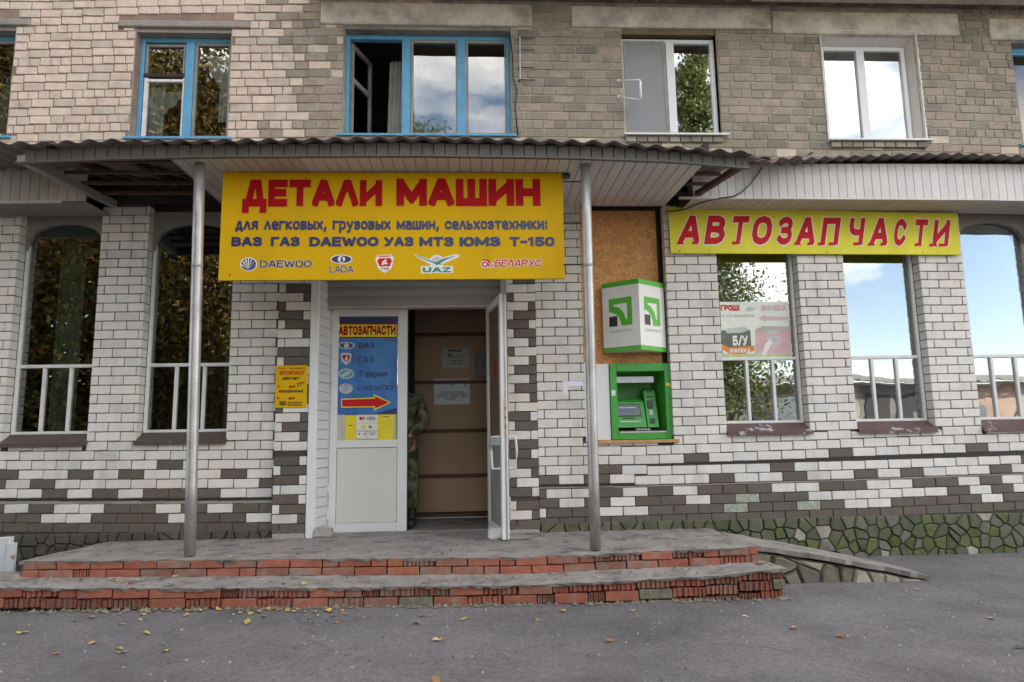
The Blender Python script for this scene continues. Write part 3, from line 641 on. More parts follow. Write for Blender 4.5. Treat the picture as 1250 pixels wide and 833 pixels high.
mb.box(a, a+.075, y0, y1, zb, zt); mb.box(b-.105, b, y0, y1, zb, zt); mb.box(a+.075, b-.105, y0+.001, y1, zb, zb+.095); mb.box(a+.075, b-.105, y0+.001, y1, zt-.085, zt); mb.box(a+.075, b-.105, y0+.001, y1, .795, .875)
mb.build('door_frame', M['pvc'], ld, bevel=.004)
box('door_panel', M['pvc_cream'], ld, a+.079, b-.109, DY+.006, DY+.03, zb+.099, .791)
box('pane', M['glass_shop'], ld, a+.075, b-.105, DY+.012, DY+.018, .875, zt-.085)
for zz in (.05, .33, 1.95, 2.16): box('hinge', M['pvc'], ld, a-.012, a+.012, y0-.016, y0+.004, zz, zz+.10, bevel=.003)
box('door_seal', M['dark'], ld, b+.002, b+.006, DY, DY+.05, zb, zt)
# open leaf
rd = thing_part('door', shop, (4.95, DY, DZ0)); rd['label'] = 'open white leaf seen nearly edge on, with a white pull handle'
hp = at(598.5, 560, DY-.01); hp.z = 0; ep = at(617, 600, -.52); ep.z = 0; dv = (ep-hp); ln = dv.length; dv.normalize(); nv = Vector((dv.y, -dv.x, 0))
if nv.x > 0: nv = -nv     # nv points to the doorway side
def lb(mb_, s0, s1, t0, t1, z0, z1, mi=0):
    P_ = [hp+dv*s+nv*t for s, t in ((s0, t0), (s1, t0), (s1, t1), (s0, t1))]
    return mb_.hexa([(p.x, p.y, z0) for p in P_]+[(p.x, p.y, z1) for p in P_], mi)
mb = MB(); zb, zt = -.085, 2.30; T0, T1 = -.032, .032
lb(mb, 0, .08, T0, T1, zb, zt); lb(mb, ln-.08, ln, T0, T1, zb, zt); lb(mb, .08, ln-.08, T0, T1-.001, zb, zb+.10); lb(mb, .08, ln-.08, T0, T1-.001, zt-.08, zt); lb(mb, .08, ln-.08, T0, T1-.001, .80, .88)
mb.build('door_frame', M['pvc'], rd)
lb(MB(), .08, ln-.08, -.012, .012, .88, zt-.08).build('door_panel', mat('dark_reflection_brown', (.14, .085, .05), .6, .1, 5, 40, .05, .05), rd)  # dark brown paints in the dim interior mirrored by this panel
lb(MB(), .08, ln-.08, -.012, .014, zb+.10, .80).build('door_panel', M['grey_paint'], rd)
lb(MB(), ln, ln+.003, -.02, .0, zb, zt).build('edge_strip', M['steel'], rd)
lb(MB(), ln+.003, ln+.007, -.018, .002, .92, 1.25).build('lock_plate', M['brass'], rd)
for zz in (.965, 1.05, 1.14): lb(MB(), ln+.007, ln+.009, -.013, -.003, zz, zz+.035).build('latch_slot', M['dark'], rd)
hn = MB(); s_ = ln-.045
for sgn, T in ((1, T1), (-1, T0)):
    P_ = [hp+dv*s_+nv*(T+sgn*q) for q in (0, .085, .095, .085, 0)]; zz = (.885, .885, .74, .58, .58)
    P2 = [Vector((p.x, p.y, z_)) for p, z_ in zip(P_, zz)]
    hn = MB(); hn.tube(P2, .013, 8); hn.build('pull_handle', M['pvc'], rd, smooth=True)
# roller shutter
zz = 2.32
while zz < 2.95:
    mb = MB(); n = 4; x0, x1 = 3.10, 5.06
    for k in range(n+1):
        t = k/n; mb.v += [(x0, .16-.012*math.sin(math.pi*t), zz+.105*t), (x1, .16-.012*math.sin(math.pi*t), zz+.105*t)]
    for k in range(n): mb.f.append((2*k, 2*k+1, 2*k+3, 2*k+2)); mb.m.append(0)
    mb.add([(x0, .16, zz), (x1, .16, zz), (x1, .18, zz), (x0, .18, zz)], [(0, 1, 2, 3)])
    mb.build('shutter_slat', M['shutter'], shop, smooth=True); zz += .107
box('shutter_rail', M['siding_old'], shop, 3.10, 5.06, .15, .27, 2.295, 2.318)
box('door_lining', M['siding_old'], shop, 3.10, 5.08, .19, DY+.02, 2.402, 2.60)
# vestibule behind the doors
vs = MB(); vs.box(3.15, 5.3, 1.58, 1.62, -.1, 2.9); vs.box(5.02, 5.06, DY+.08, 1.58, -.1, 2.9); vs.box(2.9, 3.15, 1.3, 1.7, -.1, 2.9); vs.box(2.9, 5.3, .3, 1.7, 2.62, 2.66); vs.box(2.9, 2.94, .35, 1.6, -.1, 2.9)
vs.build('vestibule_wall', M['interior'], shop)
box('vestibule_floor', M['tread'], shop, 2.95, 5.1, DY+.091, 1.58, -.2, -.10)
VY = 1.5
for zb_, zt_ in ((-.02, .40), (.44, .955), (.995, 1.565), (1.61, 2.18), (2.22, 2.6)): box('wall_panel', M['plywood'], shop, 3.98, 5.02, VY, VY+.02, zb_, zt_)
for zc in (-.055, .42, .975, 1.588, 2.20): box('wall_batten', M['batten'], shop, 3.985, 5.02, VY-.022, VY-.001, zc-.022, zc+.022)
box('skirting_strip', M['siding'], shop, 3.985, 5.02, VY-.03, VY-.024, -.092, -.08)
box('wall_cabinet', M['grey_paint'], shop, 4.74, 4.90, VY-.05, VY-.001, 1.64, 1.95, bevel=.004)
box('cabinet_latch', M['dark'], shop, 4.84, 4.87, VY-.062, VY-.051, 1.77, 1.80)

# ---- niche with the board behind the cash machine
nb = MB(); nb.box(5.925, 6.85, .48, .50, .80, 3.5); nb.box(5.925, 6.85, .20, .33, 1.66, 3.5); nb.build('niche_back', M['mortar_low'], shop)
box('niche_trim', M['osb'], shop, 5.915, 5.945, -.004, .16, 1.655, 3.38); box('niche_trim', M['pvc'], shop, 5.915, 5.937, -.004, .16, .815, 1.652)
box('infill_panel', M['pvc'], shop, 5.945, 6.19, .06, .15, .835, 1.645)
box('shelf_board', M['wood'], shop, 5.94, 6.90, -.03, .16, .797, .832, bevel=.003)

# ------------------------------------------------------------------ upper building
apt = thing('apartment_building', 'upper apartment block of cream and weathered grey brick with blue and white windows', 'building', (5, .35, 3.7))
UY = .35
UW = [(-1.70, -.50, 4.34, 5.63), (.84, 1.945, 4.34, 5.63), (3.235, 5.215, 4.39, 5.70), (6.54, 7.705, 4.385, 5.68), (9.0, 10.185, 4.33, 5.68), (11.40, 12.6, 4.30, 5.62)]
LIN = [(2.965, 5.475, 5.745, 6.03), (5.942, 8.393, 5.745, 6.02), (8.402, 10.76, 5.69, 5.985), (11.14, 13.4, 5.64, 5.93), (.64, 2.15, 5.675, 5.765), (-2.0, -.35, 5.675, 5.765)]
UOP = [(a, b, c, d+.20) for a, b, c, d in UW]+LIN
for a, b, c, d in UW: pass
ub = []
u0c = 5.282; HC = .1048
random.seed(11)
r = -16
while True:
    zc = u0c+r*HC
    if zc > 6.25: break
    hdr = (r % 4 == 0)
    step = .128 if hdr else .257
    off = {0: 0, 1: .06, 2: .19, 3: .09}[r % 4]
    k = -30
    X = -2.6+off
    while X < 13.6:
        st = step*random.choice([1, 1, 1, 1, 1, 1, 1, .97, .6]) if not hdr else step*random.uniform(.92, 1.1)
        X1 = X+st; xm = (X+X1)/2
        a, _ = course(X, UY, zc); b, _ = course(X1, UY, zc); _, za = course(xm, UY, zc-HC/2); _, zb = course(xm, UY, zc+HC/2)
        jz = random.uniform(-.002, .002)
        q = cut(a+.0055, b-.0055, za+.006+jz, zb-.0055+jz, UOP)
        X = X1
        if not q or q[1]-q[0] < .03 or q[3]-q[2] < .02 or q[3] < 3.55: continue
        edge = 2.72+.22*math.sin(zc*3)+random.uniform(-.30, .30)
        if q[0] < edge: mk = random.choice(['cream_a', 'cream_a', 'cream_b', 'cream_c'])
        else: mk = random.choice(['grey_a', 'grey_a', 'grey_b', 'grey_c'])
        if abs(q[0]-2.72) < .45 and random.random() < .5: mk = random.choice(['cream_b', 'grey_c', 'grey_c'])
        if q[0] > edge and q[3] < 4.42 and random.random() < .5: mk = random.choice(['cream_b', 'grey_c'])
        ub.append((q[0], q[1], UY+.06+random.uniform(-.003, .003), q[2], q[3], 'old', mk, .12))
    r += 1
lay(ub, apt, 300)
uc = MB()
def ucore(x0, x1, mi):
    xs_ = sorted(set([x0, x1]+[p for a, b, c, d in UW for p in (a+.01, b-.01) if x0 < p < x1]))
    for a, b in zip(xs_, xs_[1:]):
        mid = (a+b)/2; w_ = [q for q in UW if q[0] < mid < q[1]]
        if w_:
            uc.box(a, b, UY+.010, UY+.38, 3.5, w_[0][2]-.01, mi); uc.box(a, b, UY+.010, UY+.38, w_[0][3]+.085, 6.35, mi)
        else: uc.box(a, b, UY+.010, UY+.38, 3.5, 6.35, mi)
ucore(-3, 2.85, 0); ucore(2.85, 13.6, 1)
uc.build('wall', [M['mortar_pink'], M['mortar_cream']], apt)
up = MB(); up.box(-14, 50, UY+.02, 12, 6.36, 17); up.box(-14, -3.0, UY+.02, 12, 3.5, 6.36); up.box(13.6, 50, UY+.02, 12, 3.5, 6.36); up.box(-14, 50, 4.2, 12, -.4, 6.36)  # unseen rest of the block, sized to keep the sun off the front
up.box(-14, -9, .1, 4.2, -.4, 3.9); up.box(18, 50, .1, 4.2, -.4, 3.9)
up.build('upper_wall', M['cream_b'], apt)
rm = MB(); rm.box(-3, 13.6, 3.2, 3.3, 4.0, 6.36); rm.box(-3, 13.6, .75, 3.2, 4.0, 4.05); rm.box(-3, 13.6, .75, 3.2, 6.2, 6.3)
for xx in (-.1, 2.6, 5.9, 8.4, 10.8): rm.box(xx, xx+.1, .75, 3.2, 4.05, 6.2)
rm.build('room', M['room'], apt)
for a, b, c, d in LIN:
    mb = MB(); n = max(2, int((b-a)/.35)); yy0 = UY-.022
    for i in range(n):
        xa = a+(b-a)*i/n; xb = a+(b-a)*(i+1)/n
        mb.box(xa, xb, yy0, UY+.2, c, d)
    lo = MB().box(a+.003, b-.003, yy0, UY+.33, c+.003, d-.003).build('lintel', M['lintel'] if d-c > .15 else M['concrete'], apt, bevel=.012)
# balcony slab overhead
slab = MB(); slab.hexa([(2.9, -.55, 6.10), (13.6, -.55, 6.03), (13.6, UY-.03, 6.03), (2.9, UY-.03, 6.08), (2.9, -.55, 6.25), (13.6, -.55, 6.18), (13.6, UY-.03, 6.18), (2.9, UY-.03, 6.23)])
slab.build('balcony_slab', M['slab_edge'], apt)
for k in range(10):
    x0 = 8.1+k*.55; box('balcony_ceiling_panel', M['siding_old'], apt, x0+.004, x0+.546, -.5, .20, 6.015-.004*k*.0, 6.035)

def wood_window(x0, x1, z0, z1, split, fort=False, gl='glass_up', mkf='blue', opened=False):
    wd = thing_part('window', apt, ((x0+x1)/2, UY, z0)); yA = UY+.13; yB = yA+.07; f = .055
    zt = z1
    fr = MB(); fr.box(x0+.01, x0+f, yA, yB, z0, zt); fr.box(x1-f, x1-.01, yA, yB, z0, zt); fr.box(x0+f, x1-f, yA+.001, yB, z0, z0+f); fr.box(x0+f, x1-f, yA+.001, yB, zt-f, zt)
    for s in split: fr.box(s-.05, s+.05, yA-.006, yB, z0+f, zt-f)
    fr.build('frame', M[mkf], wd, bevel=.005)
    rv_ = MB(); rv_.box(x0-.004, x0+.0095, UY+.006, yB+.1, z0, zt+.08); rv_.box(x1-.0095, x1+.004, UY+.006, yB+.1, z0, zt+.08); rv_.box(x0, x1, UY+.02, yB+.1, zt+.001, zt+.075)
    rv_.build('reveal', M['concrete'], wd)
    xs_ = [x0+f]+[p for s in split for p in (s-.05, s+.05)]+[x1-f]
    for i in range(0, len(xs_), 2):
        a, b = xs_[i], xs_[i+1]
        if opened and i == 0:
            # sash swung into the room
            P0 = Vector((a, yB+.01, 0)); P1 = Vector((a+.16, yB+.48, 0)); d_ = (P1-P0).normalized(); n_ = Vector((-d_.y, d_.x, 0))
            def sb(mb_, s0, s1, zz0, zz1, t=.02):
                L_ = (P1-P0).length; q = [P0+d_*(s0*L_)-n_*t, P0+d_*(s1*L_)-n_*t, P0+d_*(s1*L_)+n_*t, P0+d_*(s0*L_)+n_*t]
                return mb_.hexa([(p.x, p.y, zz0) for p in q]+[(p.x, p.y, zz1) for p in q])
            mb = MB(); sb(mb, 0, .1, z0+f, zt-f); sb(mb, .9, 1, z0+f, zt-f); sb(mb, .1, .9, z0+f, z0+f+.06); sb(mb, .1, .9, zt-f-.06, zt-f); sb(mb, .1, .9, zt-.55, zt-.49)
            mb.build('open_sash', M['sash'], wd); sb(MB(), .1, .9, z0+f+.06, zt-f-.06, .002).build('pane', M['glass_up'], wd)
            dr = MB(); n = 16
            for k in range(n+1):
                xx = b-.20+.19*k/n; yy = yB+.35+.03*math.sin(k*1.6); dr.v += [(xx-.03, yy, z0+.03), (xx, yy, zt-.1)]
            for k in range(n): dr.f.append((2*k, 2*k+2, 2*k+3, 2*k+1)); dr.m.append(0)
            dr.build('drape', M['drape'], wd, smooth=True); continue
        if fort and i == 0:
            zf = zt-.47
            fr = MB(); fr.box(a, b, yA+.004, yB, zf-.02, zf+.02)
            fr.build('transom', M['wood_dark'], wd)
            s2 = MB(); s2.box(a+.012, a+.035, yA+.012, yB, zf+.03, zt-f-.02); s2.box(b-.03, b-.012, yA+.012, yB, zf+.03, zt-f-.02); s2.box(a+.012, b-.012, yA+.013, yB, zt-f-.05, zt-f-.02)
            s2.build('vent_sash', M['sash'], wd)
            s3 = MB(); s3.box(a+.012, a+.05, yA+.012, yB, z0+f, zf-.03); s3.box(b-.022, b-.004, yA+.012, yB, z0+f, zf-.03); s3.box(a+.012, b-.012, yA+.013, yB, zf-.075, zf-.045)
            s3.build('inner_sash', M['curtain'], wd)
        elif mkf == 'blue':
            s2 = MB(); s2.box(a+.004, a+.032, yA+.012, yB, z0+f, zt-f); s2.box(b-.02, b-.004, yA+.012, yB, z0+f, zt-f); s2.box(a+.004, b-.004, yA+.013, yB, z0+f, z0+f+.02); s2.box(a+.004, b-.004, yA+.013, yB, zt-f-.03, zt-f)
            s2.build('sash', M['sash'] if i else M['blue'], wd)
        box('pane', M[gl], wd, a, b, yA+.038, yA+.042, z0+f, zt-f)
    mb = MB(); mb.box(x0-.05, x1+.05, UY-.03, yA, z0-.035, z0-.012); mb.build('sill', M[mkf] if mkf == 'blue' else M['pvc'], wd)
    return wd
def curtain(wd, x0, x1, y, z0, z1, mk='curtain', n=16, skew=0, tip=0):
    c_ = MB()
    for k in range(n+1):
        t = k/n; x = x0+(x1-x0)*t; yy = y+.02*math.sin(k*1.7)
        c_.v += [(x+skew, yy, z0+tip*t), (x, yy, z1)]
    for k in range(n): c_.f.append((2*k, 2*k+2, 2*k+3, 2*k+1)); c_.m.append(0)
    c_.build('curtain', M[mk], wd, smooth=True)
wd = wood_window(*UW[0], [-1.1], gl='glass_up'); curtain(wd, -1.68, -.52, UY+.35, 4.4, 5.6, 'curtain_g', 40)
wd = wood_window(*UW[1], [1.42], fort=True)
curtain(wd, .93, 1.13, UY+.215, 4.42, 5.05, n=18); curtain(wd, 1.10, 1.38, UY+.225, 4.70, 5.0, n=10, tip=.28)
curtain(wd, 1.60, 1.88, UY+.225, 5.30, 5.46, n=10, tip=-.45); curtain(wd, 1.75, 1.885, UY+.215, 4.62, 5.02, n=12)
lp = MB(); cc = at(259, 77, UY+.24); lp.tube([(cc.x, cc.y, cc.z-.08), (cc.x, cc.y, cc.z+.06)], [.045, .055], 14); lp.tube([(cc.x, cc.y, cc.z+.06), (cc.x, cc.y, 6.0)], .003, 5); lp.build('hanging_lamp', M['white'], wd, smooth=True)
wd = wood_window(*UW[2], [3.96, 4.62], opened=True)
curtain(wd, 4.02, 5.14, UY+.6, 4.4, 5.6, 'curtain_g', 40)
wood_window(*UW[5], [12.0])
def pvc_window(x0, x1, z0, z1, split, net):
    wd = thing_part('window', apt, ((x0+x1)/2, UY, z0)); yA = UY+.06 if net else UY+.11; yB = yA+.06; f = .05
    zt = z1-(.08 if not net else .04); xl = x0+(.005 if net else .035); xr = x1-(.015 if net else .075)
    fr = MB(); fr.box(xl, xl+f, yA, yB, z0, zt); fr.box(xr-f, xr, yA, yB, z0, zt); fr.box(xl+f, xr-f, yA+.001, yB, z0, z0+.06); fr.box(xl+f, xr-f, yA+.001, yB, zt-f, zt); fr.box(split-.05, split+.05, yA-.004, yB, z0+.06, zt-f)
    fr.build('frame', M['pvc'], wd, bevel=.004)
    box('pane', M['glass_pvc'] if not net else M['glass_net'], wd, xl+f, split-.05, yA+.028, yA+.032, z0+.06, zt-f)
    box('pane', M['glass_pvc'], wd, split+.05, xr-f, yA+.028, yA+.032, z0+.06, zt-f)
    if net:
        mb = MB(); a, b = xl+f-.02, split-.06; mb.box(a, a+.03, yA-.015, yA-.004, z0+.05, zt-.03); mb.box(b-.03, b, yA-.015, yA-.004, z0+.05, zt-.03); mb.box(a+.03, b-.03, yA-.015, yA-.004, z0+.05, z0+.08); mb.box(a+.03, b-.03, yA-.015, yA-.004, zt-.06, zt-.03)
        mb.build('insect_screen_frame', M['sash'], wd)
        nm_ = bpy.data.materials.new('insect_mesh'); nm_.use_nodes = True; tt = nm_.node_tree; dd_ = tt.nodes['Principled BSDF']; dd_.inputs['Base Color'].default_value = (.42, .43, .45, 1); dd_.inputs['Roughness'].default_value = 1
        trn = tt.nodes.new('ShaderNodeBsdfTransparent'); msx = tt.nodes.new('ShaderNodeMixShader'); msx.inputs[0].default_value = .5
        tt.links.new(trn.outputs[0], msx.inputs[1]); tt.links.new(dd_.outputs[0], msx.inputs[2]); tt.links.new(msx.outputs[0], tt.nodes['Material Output'].inputs[0])
        box('insect_screen', nm_, wd, a+.03, b-.03, yA-.011, yA-.009, z0+.08, zt-.06)
        rv_ = MB(); rv_.box(x1-.010, x1+.003, UY+.004, yB, z0, z1+.07); rv_.box(x0, x1, UY+.02, yB, z1+.0, z1+.075); rv_.build('reveal', mat('mustard_render', (.19, .15, .09), .9, .2, 6, 40, .1, .3), wd)
    else:
        mb = MB()
        mb.hexa([(xr-.002, yB, z0), (x1+.004, UY-.006, z0), (x1+.03, UY+.05, z0), (x1+.02, yB+.05, z0), (xr-.002, yB, zt), (x1+.004, UY-.006, z1+.05), (x1+.03, UY+.05, z1+.05), (x1+.02, yB+.05, z1+.05)])
        mb.hexa([(x0-.006, UY-.004, z0), (xl, yB, z0), (xl, yB+.02, z0), (x0-.02, UY+.02, z0), (x0-.006, UY-.004, z1+.05), (xl, yB, zt), (xl, yB+.02, zt), (x0-.02, UY+.02, z1+.05)])
        mb.hexa([(xl, yB, zt), (xr, yB, zt), (xr, yB+.03, zt), (xl, yB+.03, zt), (x0-.003, UY-.003, z1+.05), (x1+.003, UY-.003, z1+.05), (x1, UY+.06, z1+.09), (x0, UY+.06, z1+.09)])
        mb.build('reveal', mat('white_plaster_reveal', (.62, .60, .57), .9, .05, 6, 40, .08, .3), wd)
        foam = MB()
        for k in range(46):
            zz = z0+(z1-z0+.05)*k/46; r_ = random.uniform(.007, .013); foam.tube([(x1+.010, UY-.010, zz), (x1+.010+random.uniform(-.006, .006), UY-.012, zz+.035)], r_, 5)
            foam.tube([(x0-.010, UY-.008, zz), (x0-.010, UY-.010, zz+.035)], r_*.7, 5)
        for k in range(40):
            xx = x0+(x1-x0)*k/40; foam.tube([(xx, UY-.024, z1+.052), (xx+.035, UY-.024, z1+.052)], random.uniform(.004, .010), 5)
        foam.build('foam_seal', M['white'], wd)
    box('sill', M['pvc'], wd, x0-.02, x1+.06, UY-.07, yA, z0-.022, z0-.002)
    mb = []
    n = 9
    for k in range(n):
        xa = x0+.0+(x1-x0)*k/n; mb.append((xa+.005, xa+(x1-x0)/n-.005, UY+.045, z0-.098, z0-.03, 'old', random.choice(['grey_b', 'grey_a']), .12))
    for (xa, xb, yc, za, zb, kd, mk, dp) in mb:
        o = _base('sill_brick', brick_mesh(kd, random.randrange(6), mk), wd); put(o, ((xa+xb)/2, yc-.02, (za+zb)/2), wd); o.scale = ((xb-xa)/.25, 1, (zb-za)/.088)
    return wd
wd = pvc_window(*UW[3], 7.145, True)
curtain(wd, 6.60, 7.08, UY+.22, 4.42, 5.50, 'curtain', 30)
pvc_window(*UW[4], 9.54, False)

# ------------------------------------------------------------------ entrance canopy
can = thing('entrance_canopy', 'wide entrance canopy on two silver poles, white slatted soffit and brown corrugated roof edge', 'canopy', (4.1, -1.2, 3.3))
CY = -1.37
def cfz(x): return lerp_tab([(.78, 3.305), (1.6, 3.345), (2.5, 3.37), (4.2, 3.385), (5.6, 3.37), (6.6, 3.335), (7.3, 3.275)], x)
def cft(x): return lerp_tab([(.78, 3.44), (1.6, 3.49), (4.2, 3.53), (6.0, 3.50), (7.3, 3.40)], x)
x = .86
while x < 7.24:
    wd_ = min(.1005, 7.27-x); hang_panel('fascia_panel', x, wd_-.001, cfz(x+.05)+.004, cft(x+.05)-.03, CY, M['siding_dark'], can); x += .1015
mb = MB()
for k in range(32):
    x0 = .80+k*.2025; x1 = x0+.2025
    mb.hexa([(x0, CY-.008, cfz(x0)-.012), (x1, CY-.008, cfz(x1)-.012), (x1, CY+.03, cfz(x1)-.012), (x0, CY+.03, cfz(x0)-.012), (x0, CY-.008, cfz(x0)+.004), (x1, CY-.008, cfz(x1)+.004), (x1, CY+.03, cfz(x1)+.004), (x0, CY+.03, cfz(x0)+.004)])
mb.build('fascia_trim', M['siding_dark'], can)
def sz(x, y):
    t = (y-CY)/(0-CY); return cfz(x)*(1-t)+3.39*t
x = 2.10
while x < 6.86:
    x1 = x+.1
    mb = MB(); seg = [CY+.032, -.7, .0]
    zf = [sz(x+.05, s) for s in seg]
    mb.v = []
    for s, zz in zip(seg, zf): mb.v += [(x+.004, s, zz), (x1-.004, s, zz), (x1, s, zz+.01), (x, s, zz+.01)]
    for q in (0, 4): mb.f += [(q, q+1, q+5, q+4), (q+1, q+2, q+6, q+5), (q+2, q+3, q+7, q+6), (q+3, q, q+4, q+7)]
    mb.f += [(0, 3, 2, 1), (8, 9, 10, 11)]; mb.m = [0]*len(mb.f)
    mb.build('soffit_panel', M['siding'] if x > 3.2 else M['siding_old'], can); x += .1015
def bar(nm, mk, p, q, w_=.04, h=.05, par=can):
    p, q = Vector(p), Vector(q); d_ = (q-p).normalized(); s = d_.cross(Vector((0, 0, 1))).normalized()*w_/2; u_ = Vector((0, 0, h))
    mb_ = MB(); mb_.hexa([p-s, p+s, q+s, q-s, p-s+u_, p+s+u_, q+s+u_, q-s+u_]); return mb_.build(nm, M[mk], par)
bar('edge_beam', 'trim', (.845, CY, 3.302), (.93, -.02, 3.37), .07, .07)
bar('edge_beam', 'rust', (7.235, CY, 3.285), (7.03, -.01, 3.37), .055, .05)
bar('edge_beam', 'trim', (2.085, CY+.03, 3.38), (2.085, -.02, 3.395), .035, .045)
for yy in (-1.12, -.85, -.58, -.30): bar('purlin', 'rust', (.9, yy, 3.41), (7.2, yy, 3.41), .03, .03)
for xx in (1.05, 1.55, 2.05, 6.9): bar('rafter', 'wood_dark', (xx, CY+.03, 3.45), (xx+.02, .2, 3.62), .05, .07)
for xx in (1.2, 1.75): bar('brace', 'wood_dark', (xx, -.9, 3.44), (xx+.4, -.46, 3.44), .035, .03)
crt = lambda x: cft(max(x, 1.1))
corrugated(-.1, 7.3, (-1.47, 0), (.40, .0), pitch=.19, amp=.016, fn=lambda x, t, y, z: (y, z-.022+crt(x)*(1-t)+3.80*t+.006*math.sin(x*1.7)*(1-t))).build('roof_sheet', M['roof'], can, smooth=True)
for (ub_, vb_, ut_, lbl) in ((231.5, 678, 243.5, None), (727, 670.5, 714.5, None)):
    yb = -1.2; pb = at(ub_, vb_, yb); pt = at(ut_, 207, yb); pt.z = sz(pt.x, yb)+.02 if pt.x > 2 else 3.36
    mb = MB(); n_ = 6; mb.tube([pb.lerp(pt, i/n_) for i in range(n_+1)], [.047]*(n_+1), 20); o = mb.build('pole', M['pole'], can, smooth=True)
    mb = MB(); mb.tube([pb.lerp(pt, .715), pb.lerp(pt, .722)], [.0495, .0495], 20); mb.build('weld_ring', M['steel'], o, smooth=True)
for vv in (222, 273, 323):
    a_, b_ = at(688, vv, -1.0), at(716, vv, -1.17); MB().tube([a_, b_], .006, 6).build('sign_bracket', M['cable'], can)
pc = at(690, 215, -.95); MB().tube([(pc.x, pc.y, sz(pc.x, -.95)-.03), (pc.x, pc.y, sz(pc.x, -.95)+.01)], .05, 14).build('pipe_stub', M['dark'], can)

